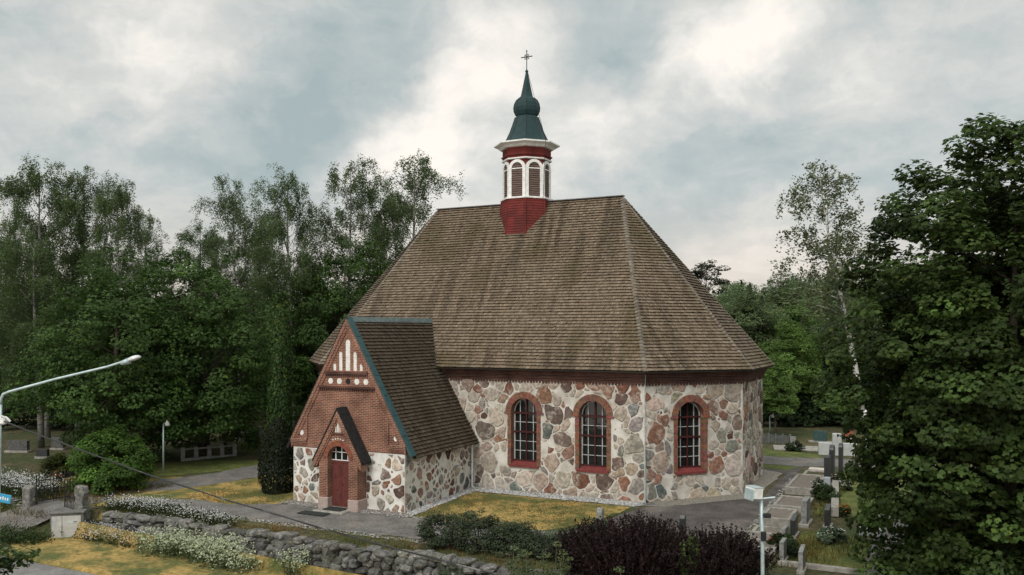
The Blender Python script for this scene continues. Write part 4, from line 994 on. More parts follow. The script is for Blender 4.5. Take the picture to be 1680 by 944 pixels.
def park_lamp(px, pyb, Y, ytop, label, globe=False, group=None):
    base = at(px, 600, Y); base.z = gz(base.x, Y); h = CAMZ - (ytop - HY) / F * Y - base.z
    o = thing('path_lamp', label, 'lamp post', base, 0, group)
    p = MB(); p.tube([(0, 0, 0), (0, 0, h * .97)], [.055, .045], 8); p.build('post', galv, o, smooth=True)
    s = MB()
    if globe: s.lathe([(.05, h - .1), (.16, h - .05), (.20, h + .1), (.16, h + .22), (.06, h + .3), (.02, h + .42)], 12)
    else:
        s.lathe([(.16, h - .16), (.13, h - .02), (.06, h + .10), (.02, h + .16)], 10, .24, 0); s.tube([(0, 0, h * .97), (.1, 0, h + .0), (.22, 0, h + .02)], .025, 6)
    s.build('lamp_shade', whitep, o, smooth=True)
park_lamp(268, 775, 50.6, 694, 'slim teal lamp post standing between the round bush and the path')
park_lamp(1421, 0, 44, 684, 'lamp post with pale globe peeping out of the near maple', True)
park_lamp(1263, 0, 67, 682, 'thin lamp post behind the low grey grave fence')

# ------------------------------------------------------------------ graves
def plot(u0, u1, v0, v1, h, label, fill=sand_m, name='grave_plot'):
    um, vm = (u0 + u1) / 2, (v0 + v1) / 2; x, y = xy(um, vm); z = upper(vm); a, b = (u1 - u0) / 2, (v1 - v0) / 2
    o = thing(name, label, 'grave', (x, y, z), -TH)
    k = MB(); w = .16
    k.bbox(-a, a, -b, -b + w, -.3, h, .02); k.bbox(-a, a, b - w, b, -.3, h, .02); k.bbox(-a, -a + w, -b + w + .003, b - w - .003, -.3, h - .004, .02); k.bbox(a - w, a, -b + w + .003, b - w - .003, -.3, h - .004, .02)
    k.build('kerb', concrete, o)
    f = MB(); f.box(-a + w * .9, a - w * .9, -b + w * .9, b - w * .9, -.2, h - .06); f.build('gravel_bed', fill, o); return o
plot(5.85, 7.35, 4.75, 9.3, .30, 'longest raised grave plot with grey kerb beside the yard')
plot(5.85, 7.40, .95, 3.6, .22, 'grave plot with a pale corner kerb in front of the longest plot')
plot(5.80, 7.10, -2.0, .40, .32, 'gravel grave plot whose end stands before the thick grey headstone')
plot(5.90, 7.15, -4.5, -3.15, .30, 'small square grave plot behind the floodlight pole')
plot(6.0, 7.2, -6.4, -5.0, .22, 'small grave plot with red flowers nearest the dark bushes')
plot(6.0, 7.4, 9.9, 11.5, .12, 'low mossy grave plot before the pale flat slab', soil_m)
def headstone(u, v, w, t, h, mat, label, top='flat', cat='headstone', name='headstone', rot=0, foot=True, zz=None):
    x, y = xy(u, v); z = upper(v) if zz is None else zz
    o = thing(name, label, cat, (x, y, z), -TH + rot); m = MB()
    prof = [(-w / 2, 0), (w / 2, 0)]
    if top == 'round': prof += [(math.cos(math.pi * k / 10) * w / 2, h - w / 2 * .7 + math.sin(math.pi * k / 10) * w / 2 * .7) for k in range(11)]
    elif top == 'peak': prof += [(w / 2, h * .86), (w * .12, h), (-w * .12, h), (-w / 2, h * .86)]
    elif top == 'slant': prof += [(w / 2, h), (-w / 2, h * .86)]
    else: prof += [(w / 2, h), (-w / 2, h)]
    bm = bmesh.new(); vs_ = [bm.verts.new((-t / 2, a, b)) for a, b in prof] + [bm.verts.new((t / 2, a, b)) for a, b in prof]; n = len(prof)
    bm.faces.new(vs_[:n]); bm.faces.new(vs_[n:][::-1])
    for i in range(n): bm.faces.new((vs_[i], vs_[(i + 1) % n], vs_[n + (i + 1) % n], vs_[n + i]))
    bmesh.ops.recalc_face_normals(bm, faces=bm.faces[:]); bmesh.ops.bevel(bm, geom=bm.edges[:], offset=.012, segments=1, affect='EDGES'); bm.verts.index_update()
    m.add([p.co.copy() for p in bm.verts], [[q.index for q in f.verts] for f in bm.faces]); bm.free(); m.build('stone', mat, o)
    if foot: f = MB(); f.bbox(-t * .9, t * .9, -w * .58, w * .58, -.15, .12, .02); f.build('foot', concrete, o)
    return o
headstone(7.62, -1.05, 1.25, .24, 1.1, greystone, 'thick rough grey headstone in the middle of the grave row')
headstone(7.45, -3.3, .85, .18, .85, darkstone, 'squat dark headstone in front of the thick grey one', 'slant')
headstone(7.3, -4.75, .8, .16, .7, greystone, 'low grey headstone behind the floodlight pole')
headstone(7.6, -7.1, .8, .16, .8, greystone, 'grey headstone at the near left corner of the green lawn')
headstone(8.4, -8.1, .7, .16, .9, greystone, 'nearest upright headstone at the bottom edge of the graves', 'slant')
headstone(8.55, -1.3, .75, .2, .95, darkstone, 'dark headstone at the far edge of the green lawn', 'slant')
headstone(7.6, 7.6, .95, .26, 1.55, darkstone, 'broad tall black headstone beside the longest plot', 'flat')
headstone(7.55, 10.3, .8, .24, 1.8, darkstone, 'tall black headstone with rounded top behind the broad one', 'round')
headstone(8.1, 9.3, .62, .2, 2.05, darkstone, 'slimmest tall dark headstone, round topped, right of the black pair', 'round')
headstone(7.75, 6.0, .42, .3, .75, M('pale_blue_stone', (.24, .27, .28), (.33, .36, .37), 6), 'small pale blue-grey headstone below the broad black one')
headstone(5.2, 25.5, .28, .9, .85, M('green_granite', (.03, .06, .06), (.05, .085, .085), 6, .5), 'dark green headstone standing far back against the woods', rot=R(0))
headstone(3.65, 23.1, .16, .38, .62, greystone, 'little grey headstone behind the clipped shrub')
headstone(6.9, 28.2, .3, .7, .85, M('red_granite', (.22, .07, .04), (.28, .10, .06), 8, .6), 'reddish headstone half hidden behind the maple')
headstone(.09, -6.36, .26, .24, 1.15, greystone, 'narrow standing stone at the left end of the dark purple bushes', 'peak', 'standing stone', 'standing_stone', foot=False)
headstone(3.4, -5.6, .24, .22, 1.0, darkstone, 'narrow dark standing stone poking above the middle of the purple bushes', 'peak', 'standing stone', 'standing_stone', foot=False)
def white_cross():
    x, y = xy(6.9, 19.4); o = thing('cross_monument', 'white stone cross rising from a long low white memorial wall', 'monument', (x, y, .25), -TH + R(10))
    b = MB(); b.bbox(-1.12, 1.25, -.16, .16, -.2, .80, .03); b.build('wall', whitestone, o)
    c = MB(); c.bbox(-.27, .30, -.22, .22, -.2, 1.42, .05); c.build('cross_shaft', whitestone, o)
white_cross()
def grave_bits():
    x, y = xy(2.3, 23.3); o = thing('grave_fence', 'low grey slatted grave fence beside the church corner', 'fence', (x, y, .25), -TH)
    p = MB()
    for k in range(5): p.bbox(-.95 + k * .5, -.83 + k * .5, -.08, .08, 0, .75, .01)
    fg = M('fence_grey', (.075, .08, .08), (.13, .135, .135), 5, .9); p.build('post', fg, o); s = MB()
    for k in range(17): s.box(-.92 + k * .118, -.84 + k * .118, -.03, .03, .05, .66)
    s.build('slats', fg, o)
    m = MB(); m.bbox(-.55, .55, -.35, .35, 0, .10, .02); x, y = xy(6.6, 12.5); o = m.build('grave_slab', M('pale_slab', (.42, .38, .33), (.5, .46, .41), 5), loc=(x, y, .25)); o.rotation_euler = (0, 0, -TH); tag(o, 'pale flat slab lying on the grass by the black headstones', 'grave slab')
    m = MB(); m.bbox(-2.0, 2.0, -1.2, 1.2, 0, .08, .02); x, y = xy(4.6, 21.4); o = m.build('grave_slab', concrete, loc=(x, y, .25)); o.rotation_euler = (0, 0, -TH + .2); tag(o, 'wide white paved slab left of the white cross', 'grave slab')
    a, b = xy(7.85, 9.0), xy(8.65, .6); m = MB(); d = Vector((b[0] - a[0], b[1] - a[1], 0)); Mx = Matrix.Rotation(math.atan2(d.y, d.x), 4, 'Z')
    m.bbox(0, d.length, -.17, .17, -.2, .24, .02, M=Mx); o = m.build('kerb_wall', concrete, loc=(*a, .25)); o.rotation_euler = (0, math.atan2(.23, d.length), 0); o.rotation_euler = (0, 0, 0); tag(o, 'long straight concrete kerb running back beside the black headstones', 'kerb')
    m = MB(); x, y = xy(9.0, -7.6); m.bbox(-1.5, 1.5, -.1, .1, -.3, .16, .02); o = m.build('kerb_wall', concrete, loc=(x, y, -.2)); o.rotation_euler = (0, 0, -TH); tag(o, 'low concrete kerb along the near edge of the green lawn', 'kerb')
    m = MB(); x, y = xy(10.3, -1.9); m.bbox(-.45, .45, -.2, .2, -.1, .22, .02); o = m.build('grave_slab', whitestone, loc=(x, y, 0)); o.rotation_euler = (0, 0, -TH); tag(o, 'short pale stone at the far right corner of the green lawn', 'grave slab')
grave_bits()
# left cemetery
def left_graves():
    a, b = G(300, 757), G(385, 748); d = Vector((b[0] - a[0], b[1] - a[1], 0)); L = d.length
    o = thing('grave_fence', 'long low stone grave fence with square posts under the dark trees', 'fence', (*a, 0), math.atan2(d.y, d.x))
    for k in range(5): m = MB(); m.bbox(L * k / 4 - .12, L * k / 4 + .12, -.12, .12, -.1, .88, .02); m.build('post', greystone, o)
    m = MB(); m.bbox(.1, L - .1, -.07, .07, .70, .80, .01); m.bbox(.1, L - .1, -.08, .08, -.1, .18, .01); m.build('rail', greystone, o)
    shaded_grey = M('shaded_grey_stone', (.06, .06, .058), (.11, .108, .10), 6)  # grey headstone copy with the tree shade put into its colour
    data = [(30, 742, 1.5, .3, .8, shaded_grey, 'wide low grey headstone furthest left under the trees'), (70, 752, .8, .25, .6, darkstone, 'dark headstone next to the wide one at the far left'),
            (95, 738, .9, .2, .9, shaded_grey, 'grey headstone left of the round bush'), (332, 742, .7, .25, 1.0, darkstone, 'dark headstone behind the long grave fence'),
            (408, 722, 1.8, .3, .7, greystone, 'wide grey headstone beyond the path bend'), (428, 727, .4, .3, 1.2, greystone, 'narrow upright stone next to the cone thuja'),
            (486, 690, 2.2, .4, 1.1, M('teal_stone', (.16, .2, .2), (.22, .26, .26), 5), 'wide blue-grey grave wall left of the porch'), (494, 668, 2.6, .4, 1.0, greystone, 'wide pale grave wall behind the blue-grey one')]
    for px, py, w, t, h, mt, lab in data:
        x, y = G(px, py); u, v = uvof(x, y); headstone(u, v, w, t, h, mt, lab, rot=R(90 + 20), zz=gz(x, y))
left_graves()
def far_house():
    x, y = at(1350, 600, 100).x, 100; o = thing('house', 'small dark flat roofed house with orange wall glimpsed through trees', 'house', (x, y, gz(x, y)), R(12))
    zt = CAMZ - (568 - HY) / F * 100 - gz(x, y)
    m = MB(); m.box(-1.3, .9, 0, 5, 0, zt - .6); m.build('wall', M('orange_boards', (.16, .075, .03), (.13, .06, .025), 3), o)
    m = MB(); m.box(-1.9, 1.5, -.7, 5.5, zt - .598, zt); m.build('roof', M('slate_roof', (.035, .05, .055), (.05, .065, .07), 3), o)
    m = MB(); m.box(-1.0, -.3, -.03, .02, zt - 2.0, zt - .9); m.build('window', glass, o)
far_house()

# ------------------------------------------------------------------ vegetation
LEAF4 = np.array([(0, -.5, 0), (.32, .02, .05), (0, .5, -.03), (-.32, .02, .05)])
LEAFM = np.array([(0, -.5, .02), (.26, -.34, 0), (.5, .02, -.06), (.24, .12, .03), (.13, .52, -.06), (-.13, .52, -.06), (-.24, .12, .03), (-.5, .02, -.06), (-.26, -.34, 0)])
NEED = np.array([(-.5, -.10, -.02), (.5, -.10, -.02), (.5, .10, .02), (-.5, .10, .02)])
PETAL = np.array([(-.5, -.5, 0), (.5, -.5, 0), (.5, .5, 0), (-.5, .5, 0)])
def unit(a): return a / np.maximum(1e-9, np.linalg.norm(a, axis=1, keepdims=True))
def leafgeo(rng, C, Nn, size, tmpl, axis=None):
    n = len(C); Nn = unit(Nn); t = rng.normal(size=(n, 3)) if axis is None else axis + rng.normal(size=(n, 3)) * .25
    T = unit(t - Nn * np.sum(t * Nn, 1, keepdims=True)); B = np.cross(Nn, T); s = np.broadcast_to(np.asarray(size, float), (n,))[:, None]
    V = [C + s * (T * p[1] + B * p[0] + Nn * p[2]) for p in tmpl]
    return np.stack(V, 1).reshape(-1, 3)
def leafcol(rng, n, base, var=.22, yel=.06):
    c = np.array(base)[None] * rng.lognormal(0, var, n)[:, None]
    y = (rng.random(n) < yel)[:, None]
    return np.clip(np.where(y, c * np.array([1.5, 1.25, .9]), c), .004, .5)
def clump_leaves(rng, cent, rad, per, size, base, flat=.6, up=.9, outward=None, var=.2, cvar=.22, yel=.05, shell=.55):
    C = []; Nn = []; S = []; K_ = []
    for i in range(len(cent)):
        m = max(3, int(per * (rad[i] / rad.mean()) ** 2)); d = unit(rng.normal(size=(m, 3))); r = rng.uniform(shell, 1, m) ** .7
        d[:, 2] = np.where(d[:, 2] < -.25, d[:, 2] * .5, d[:, 2])
        p = cent[i] + d * (r * rad[i])[:, None] * np.array([1, 1, flat])
        nn = d * .55 + np.array([0, 0, up]) + rng.normal(size=(m, 3)) * .45
        if outward is not None: nn += outward[i] * .5
        C.append(p); Nn.append(nn); S.append(rng.uniform(.65, 1.2, m) * size)
        K_.append(leafcol(rng, m, np.array(base) * rng.lognormal(0, cvar), var, yel))
    return np.concatenate(C), np.concatenate(Nn), np.concatenate(S), np.concatenate(K_)
def crown_points(rng, n, rx, ry, rz, zc, lob=.22, inner=.45, botcut=-.75, taper=0.0, boxy=0):
    out = []; ph = rng.uniform(0, 6.28, 8)
    while len(out) < n:
        d = unit(rng.normal(size=(1, 3)))[0]
        if d[2] < botcut: continue
        a = math.atan2(d[1], d[0])
        env = 1 + lob * (math.sin(3 * a + ph[0] + 2 * d[2]) * .5 + math.sin(5 * a + ph[1] - 4 * d[2]) * .4 + math.sin(7 * d[2] + ph[2] + a) * .5)
        r = env * (1 - (1 - inner) * rng.random() ** 1.7)
        w = 1 - taper * max(0, d[2])
        if boxy: r /= (np.abs(d) ** boxy).sum() ** (1 / boxy)
        out.append((d[0] * rx * r * w, d[1] * ry * r * w, zc + d[2] * rz * r))
    return np.array(out)
def limbs(rng, mb, H_, cent, r0, zlo, zhi, lean=(0, 0), k=26, twig=True):
    tr = []
    for i in range(9):
        t = i / 8; tr.append(Vector((lean[0] * t + math.sin(t * 5 + r0 * 9) * .012 * H_ * t, lean[1] * t + math.cos(t * 4) * .01 * H_ * t, H_ * t)))
    mb.tube(tr, [r0 * (1.25 if i == 0 else 1) * (1 - .9 * (i / 8) ** .9) + .012 for i in range(9)], 9)
    idx = rng.permutation(len(cent))[:k]
    def tp(z): t = min(8, max(0, z / H_ * 8)); i = min(7, int(t)); return tr[i].lerp(tr[i + 1], t - i)
    for i in idx:
        c = Vector(cent[i]); hd = math.hypot(c.x, c.y); s = tp(min(H_ * .9, max(zlo, min(zhi, c.z - hd * .55))))
        mid = s.lerp(c, .5) + Vector((0, 0, .06 * (c - s).length)); rr = max(.02, r0 * .32 * (1 - s.z / H_ * .6))
        mb.tube([s, s.lerp(mid, .5), mid, mid.lerp(c, .6), c], [rr, rr * .8, rr * .6, rr * .4, rr * .15], 6)
        if twig:
            for j in rng.permutation(len(cent))[:40]:
                q = Vector(cent[j])
                if (q - mid).length < (c - s).length * .55: mb.tube([mid, mid.lerp(q, .5) + Vector((0, 0, .1)), q], [rr * .4, rr * .25, rr * .1], 4)
    return tr
def make_tree(name, label, cat, seed, H_, rx, rz, zc, ncl, crad, per, lsize, base, r0=.22, tmpl=LEAF4, flat=.6, lob=.25, inner=.45, ry=None, mat=leaf_m, barkm=None, taper=.2, botcut=-.75, cvar=.22, lean=(0, 0), group=None, var=.2, up=.9, boxy=0):
    rng = np.random.default_rng(seed)
    o = thing(name, label, cat, group=group)
    cent = crown_points(rng, ncl, rx, ry or rx, rz, zc, lob, inner, botcut, taper, boxy); rad = rng.uniform(.7, 1.3, ncl) * crad
    mb = MB(); limbs(rng, mb, min(H_ * .93, zc + rz * .75), cent, r0, max(.5, zc - rz * .9), zc + rz * .6, lean); mb.build('trunk', barkm or bark, o, smooth=True, fixn=False)
    ow = unit(cent - np.array([0, 0, zc]))
    C, Nn, S, K_ = clump_leaves(rng, cent, rad, per, lsize, base, flat, up, ow, var, cvar)
    np_mesh('crown', leafgeo(rng, C, Nn, S, tmpl), len(tmpl), K_, mat, o)
    return o
def birch_arrays(rng, H_, w, base, nb=46, zlo=.22, strands=9, per=22, lsize=.17, dens=1.0, mb=None, lean=(0, 0), droop=1.0):
    C = []; A = []; tr = [Vector((lean[0] * t + .25 * math.sin(t * 4 + H_), lean[1] * t + .2 * math.cos(3 * t + w), H_ * t)) for t in np.linspace(0, 1, 9)]
    if mb: mb.tube(tr, [.20 * H_ / 20 * (1 - .93 * i / 8) + .012 for i in range(9)], 8)
    for b in range(nb):
        t = zlo + (1 - zlo) * (b + rng.random()) / nb; i = min(7, int(t * 8)); s = tr[i].lerp(tr[i + 1], t * 8 - i)
        rel = (t - zlo) / (1 - zlo); prof = (math.sin(math.pi * min(1, rel * .74 + .19)) * .85 + .15) * w * rng.uniform(.6, 1.15)
        az = b * 2.4 + rng.normal() * .35; d = Vector((math.cos(az), math.sin(az), 0)); rise = prof * rng.uniform(.45, .95) * (1.2 if rel > .6 else .8)
        pts = [s, s + d * prof * .4 + Vector((0, 0, rise * .6)), s + d * prof * .75 + Vector((0, 0, rise * .9)), s + d * prof + Vector((0, 0, rise * .75))]
        rb = .045 * (1.1 - t) + .012
        if mb: mb.tube(pts, [rb, rb * .7, rb * .45, rb * .2], 5)
        ns = max(2, int(strands * rng.uniform(.5, 1.4) * (.4 + .6 * prof / w)))
        for k in range(ns):
            q = rng.uniform(.25, 1.0) * 3; j = min(2, int(q)); p = pts[j].lerp(pts[j + 1], q - j); L = rng.uniform(.5, 2.3) * droop * (.55 + .6 * (1 - rel))
            off = Vector(rng.normal(size=3) * .28); m = max(4, int(per * dens * L / 1.4)); tt = np.sort(rng.random(m))
            sw = rng.normal(size=2) * .22
            P = np.array(p + off)[None] + np.stack([sw[0] * tt * L, sw[1] * tt * L, -tt * L + .25 * np.sin(tt * 3)], 1) + rng.normal(size=(m, 3)) * np.array([.11, .11, .10])
            C.append(P); A.append(np.full(m, rng.lognormal(0, .2)))
    C = np.concatenate(C); A = np.concatenate(A); n = len(C)
    Nn = rng.normal(size=(n, 3)) + np.array([0, 0, .35]); S = rng.uniform(.6, 1.2, n) * lsize
    K_ = leafcol(rng, n, base, .2, .05) * A[:, None]
    return C, Nn, S, K_
def make_birch(label, seed, H_=20, w=3.2, base=(.052, .066, .026), group=None, **kw):
    kw['strands'] = int(kw.get('strands', 9) * 3.3); kw['per'] = int(kw.get('per', 22) * 2.5); kw.setdefault('lsize', .125)
    rng = np.random.default_rng(seed); o = thing('birch_tree', label, 'tree', group=group); mb = MB()
    C, Nn, S, K_ = birch_arrays(rng, H_, w, base, mb=mb, **kw)
    mb.build('trunk', birchbark, o, smooth=True, fixn=False)
    np_mesh('crown', leafgeo(rng, C, Nn, S, LEAF4), 4, K_, leaf_m, o); return o
def spruce_arrays(rng, H_, w, base, n=2600, size=.5):
    t = rng.random(n) ** 1.35; lay = np.round(t * 26) / 26 + rng.normal(0, .008, n); r = w * (1 - lay) * rng.uniform(.25, 1, n) ** .6 + .08; a = rng.uniform(0, 6.28, n)
    C = np.stack([np.cos(a) * r, np.sin(a) * r, H_ * (.06 + .94 * lay) - r * .32], 1); Nn = np.stack([np.cos(a) * .35, np.sin(a) * .35, np.ones(n)], 1) + rng.normal(size=(n, 3)) * .35
    ax = np.stack([np.cos(a), np.sin(a), np.full(n, -.3)], 1)
    return C, Nn, rng.uniform(.6, 1.2, n) * size, leafcol(rng, n, base, .25, .02), ax
def put(o, px, Y, top=None, H0=None, wide=1.0, rot=None, dz=0, label=None):
    x = (px - 840) / F * Y; z = gz(x, Y); s = 1.0
    if top is not None: s = ((HY - top) / F * Y + CAMZ - z) / H0
    o.location = (x, Y, z + dz); o.scale = (s * wide, s * wide, s); o.rotation_euler = (0, 0, rot if rot is not None else (px * .37) % 6.28)
    if label: o['label'] = label
    return o
DG = (.046, .086, .020); BG = (.070, .106, .040)
# --- birches on the left skyline
b1 = make_birch('tall drooping birch, leftmost on the skyline', 1, strands=12, per=26, w=3.9, base=BG)
b2 = make_birch('slender airy birch nearest the left roof edge', 2, strands=9, per=26, w=3.5, base=(.072, .104, .042), nb=40)
b3 = make_birch('middle birch', 3, strands=11, per=24, w=3.7, base=BG, nb=52)
H1 = H2_ = H3 = 20.6
put(b1, 72, 66, 272, H1, 1.05)
put(copy_tree(b3), 132, 69, 281, H3, .95, label='second tall birch from the left, just right of the leftmost one')
put(copy_tree(b1), 196, 64, 300, H1, .78, 2.1, label='slim birch leaning right above the big dark tree at left')
put(copy_tree(b2), 243, 74, 362, H2_, .9, 1.0, label='short birch in the dip of the left skyline')
put(copy_tree(b2), 388, 72, 305, H2_, 1.0, .4, label='birch standing over the right half of the dark broadleaf trees')
put(b3, 478, 69, 288, H3, 1.0, label='full birch in the middle between left trees and church roof')
put(copy_tree(b2), 572, 73, 273, H2_, 1.1, 2.9, label='sparse topped birch left of the birch by the roof edge')
put(b2, 672, 77, 264, H2_, 1.25, label='broad weeping birch rising right behind the left roof slope')
put(copy_tree(b1), 625, 84, 310, H1, 1.0, 4.0, label='lower birch between the two birches by the roof')
put(copy_tree(b3), 20, 74, 360, H3, 1.1, 5.0, label='lower birch cut by the left edge of the picture')
put(copy_tree(b1), 325, 86, 372, H1, 1.2, 3.3, label='pale lower birch behind the dark broadleaf trees')
put(copy_tree(b3), 430, 80, 345, H3, 1.0, 1.7, label='lower birch filling between the skyline birches')
# --- dark broadleaf trees on the left
l1 = make_tree('linden_tree', 'large dark round linden right of the other, beside the path lamp', 'tree', 21, 14, 5.5, 6.7, 6.3, 340, .80, 120, .24, DG, .34, flat=.85, up=.6, botcut=-.95)
l2 = make_tree('linden_tree', 'dark linden at left behind the round bush', 'tree', 22, 13, 4.8, 6.0, 5.9, 290, .78, 120, .23, (.048, .090, .021), .3, flat=.85, up=.6, botcut=-.95)
put(l1, 335, 57, 402, 13.6, 1.0); put(l2, 190, 53, 425, 12.4, 1.05)
put(copy_tree(b3), 62, 61, 395, H3, 1.5, 1.9, label='leafy low birch at the far left behind the street lamp arm')
put(copy_tree(l1), 565, 68, 372, 14.2, .8, 2.2, label='dark broadleaf tree below the sparse birch near the roof')
put(copy_tree(l2), 492, 76, 410, 13.2, .9, 4.2, label='dark broadleaf tree behind the tall narrow thuja')
put(copy_tree(l1), 655, 88, 400, 14.2, .95, .7, label='dark broadleaf tree hidden low behind the left roof slope')
# --- thujas, bush
def make_conic(name, label, cat, seed, H_, w, base, n, size, top=1.0, barkm=bark):
    rng = np.random.default_rng(seed); o = thing(name, label, cat)
    t = rng.random(n); r = w * np.minimum(1, np.sqrt(np.clip((1 - t) * top, 0, 1))) * (.8 + .25 * np.minimum(1, t * 5)); r *= rng.uniform(.82, 1.05, n) ; a = rng.uniform(0, 6.28, n)
    r *= 1 + .12 * (vnoise(a * 2, t * 7, seed) - .5)
    C = np.stack([np.cos(a) * r, np.sin(a) * r, t * H_], 1); Nn = np.stack([np.cos(a), np.sin(a), np.full(n, .25)], 1) + rng.normal(size=(n, 3)) * .4
    K_ = leafcol(rng, n, base, .3, .04); bt = (rng.random(n) < .22 * t ** 3)[:, None]; K_ = np.where(bt, K_ * np.array([2.6, 1.5, .9]), K_)
    np_mesh('crown', leafgeo(rng, C, Nn, rng.uniform(.6, 1.2, n) * size, LEAF4, np.tile([0, 0, 1.], (n, 1))), 4, K_, leaf_m, o)
    m = MB(); m.tube([(0, 0, -.1), (0, 0, H_ * .9)], [w * .18, .03], 7); m.build('trunk', barkm, o); return o
put(make_conic('thuja_tree', 'plump dark cone thuja with browned tip left of the porch', 'conifer', 31, 3.9, .92, (.014, .022, .010), 9000, .13, 2.6), 456, 45.2)
t2 = make_conic('thuja_tree', 'tall narrow column thuja behind the cone thuja', 'conifer', 32, 10, .68, (.040, .078, .022), 9000, .2, 3.5); put(t2, 459, 53, 500, 10)
def make_shrub(name, label, seed, rx, ry, h, ncl, crad, per, size, base, flat=.8, tmpl=LEAF4, mat=leaf_m, loc=None, stems=10, cvar=.25, up=.7, cat='shrub', group=None, lob=.12, flowers=None, inner=.55):
    rng = np.random.default_rng(seed); o = thing(name, label, cat, group=group)
    cent = crown_points(rng, ncl, rx - crad * .7, ry - crad * .7, h * .62, h * .42, lob, inner, -.6); cent[:, 2] = np.maximum(cent[:, 2], crad * .4); rad = rng.uniform(.7, 1.3, ncl) * crad
    C, Nn, S, K_ = clump_leaves(rng, cent, rad, per, size, base, flat, up, unit(cent - np.array([0, 0, h * .3])), .22, cvar)
    np_mesh('foliage', leafgeo(rng, C, Nn, S, tmpl), len(tmpl), K_, mat, o)
    m = MB()
    for i in range(stems):
        c = Vector(cent[rng.integers(ncl)]); m.tube([(c.x * .15, c.y * .15, -.1), (c.x * .5, c.y * .5, c.z * .55), c], [.035, .022, .008], 5)
    m.build('stems', bark, o)
    if flowers:
        nf, fs, fc = flowers; ii = rng.integers(0, len(C), nf * 3); top = C[ii][:, 2] > h * .35; ii = ii[top][:nf]; P = C[ii] + np.array([0, 0, .04]) + rng.normal(size=(len(ii), 3)) * .03
        np_mesh('flowers', leafgeo(rng, P, rng.normal(size=(len(ii), 3)) * .4 + np.array([0, -.5, 1]), rng.uniform(.6, 1.2, len(ii)) * fs, LEAF4), 4, leafcol(rng, len(ii), fc, .15, 0), flower_m, o)['kind'] = 'stuff'
    if loc: o.location = loc
    return o
def pg(px, py, dz=0): x, y = G(px, py); return (x, y, gz(x, y) + dz)
make_shrub('round_shrub', 'large rounded light green bush behind the gateway', 41, 2.35, 2.2, 2.95, 130, .5, 150, .17, (.062, .120, .022), loc=pg(185, 803))
make_shrub('low_shrub', 'yellowish low shrub left of the big round bush', 42, 1.1, .9, 1.2, 40, .3, 80, .14, (.045, .06, .012), loc=pg(95, 782))
make_shrub('low_shrub', 'small bright green shrub by the bend of the path', 43, .7, .6, 1.3, 30, .25, 70, .13, (.045, .085, .015), loc=pg(415, 735))
# --- trees on the right
bR = make_birch('tall pale birch with two slender stems right of the church', 6, H_=20, w=3.0, base=(.11, .13, .066), nb=46, strands=4, per=15, zlo=.36, lean=(-1.8, .4), lsize=.19)
put(bR, 1408, 72, 268, 20.6, 1.35, 0); [c for c in bR.children if c.name.startswith('trunk')][0].data.materials[0] = M('white_birch_bark', (.40, .39, .36), (.55, .54, .51), 4, .9, c3=(.05, .045, .04), scale3=2.2, lo3=.56, hi3=.62, stretch=(1, 1, 2.4))
pine = make_tree('pine_tree', 'lone pine with flat dark top above the wooded ridge', 'tree', 52, 15, 2.6, 2.2, 12.6, 26, .75, 110, .26, (.028, .036, .018), .2, flat=.5, lob=.4, inner=.3)
put(pine, 1157, 118, 420, 15.4, 1.0, 1)
m1 = make_tree('young_tree', 'bright green bushy young tree right of the church', 'tree', 53, 11, 3.0, 4.6, 6.0, 130, .85, 150, .24, (.105, .175, .042), .16, flat=.75)
put(m1, 1300, 72, 525, 11, .9)
put(copy_tree(m1), 1272, 66, 585, 11, 1.0, 2.2, label='lower bright green tree against the church corner')
m2 = make_tree('willow_tree', 'grey green willow beside the right roof edge', 'tree', 54, 13, 4.4, 5.8, 7.0, 150, 1.05, 170, .26, (.105, .145, .062), .25, flat=.8)
put(m2, 1225, 96, 478, 13.2, 1.2)
put(copy_tree(m2), 1375, 118, 440, 13.2, 1.1, 1.1, label='grey green tree behind the tall pale birch')
put(copy_tree(m2), 1290, 140, 455, 13.2, 1.2, 2.6, label='grey green tree behind the bright young tree')
put(copy_tree(l1), 1490, 78, 400, 14.2, .9, 3.1, label='dark broadleaf tree seen through the left part of the near maple')
put(copy_tree(l2), 1620, 70, 420, 13.2, 1.2, 3.6, label='dark broadleaf tree seen through the middle of the near maple')
put(copy_tree(l2), 1400, 84, 520, 13.2, 1.0, 5.2, label='dark broadleaf tree behind the white birch trunk')
put(copy_tree(l1), 1205, 76, 560, 14.2, .75, 5.2, label='dark tree peeping over the right eave of the church')
for k, (src, px, Y, top, H0, wd, lab) in enumerate(((m1, 1262, 84, 560, 11, 1.5, 'broad bright tree low behind the grey grave fence'), (m1, 1335, 82, 548, 11, 1.3, 'bright broadleaf tree behind the dark green headstone'), (m2, 1390, 92, 500, 13.2, 1.2, 'grey green broadleaf tree behind the white cross'),
        (m2, 1185, 100, 500, 13.2, 1.3, 'grey green tree showing just over the right roof slope'), (m1, 1300, 100, 505, 11, 1.6, 'tall bright tree farther back than the bushy young tree'), (m2, 1440, 110, 470, 13.2, 1.3, 'grey green tree seen between birch and near maple'))):
    put(copy_tree(src), px, Y, top, H0, wd, k * 1.3, label=lab)
def make_spruce(label, seed, H_, w, base=(.016, .026, .014)):
    rng = np.random.default_rng(seed); o = thing('spruce_tree', label, 'conifer'); C, Nn, S, K_, ax = spruce_arrays(rng, H_, w, base, 7000, .42)
    np_mesh('crown', leafgeo(rng, C, Nn, S, LEAF4, ax), 4, K_, needle_m, o); m = MB(); m.tube([(0, 0, 0), (0, 0, H_ * .97)], [.2, .02], 7); m.build('trunk', bark, o); return o
s1 = make_spruce('dark spruce behind the far graves right of the church', 61, 10, 2.4); put(s1, 1352, 74, 590, 10)
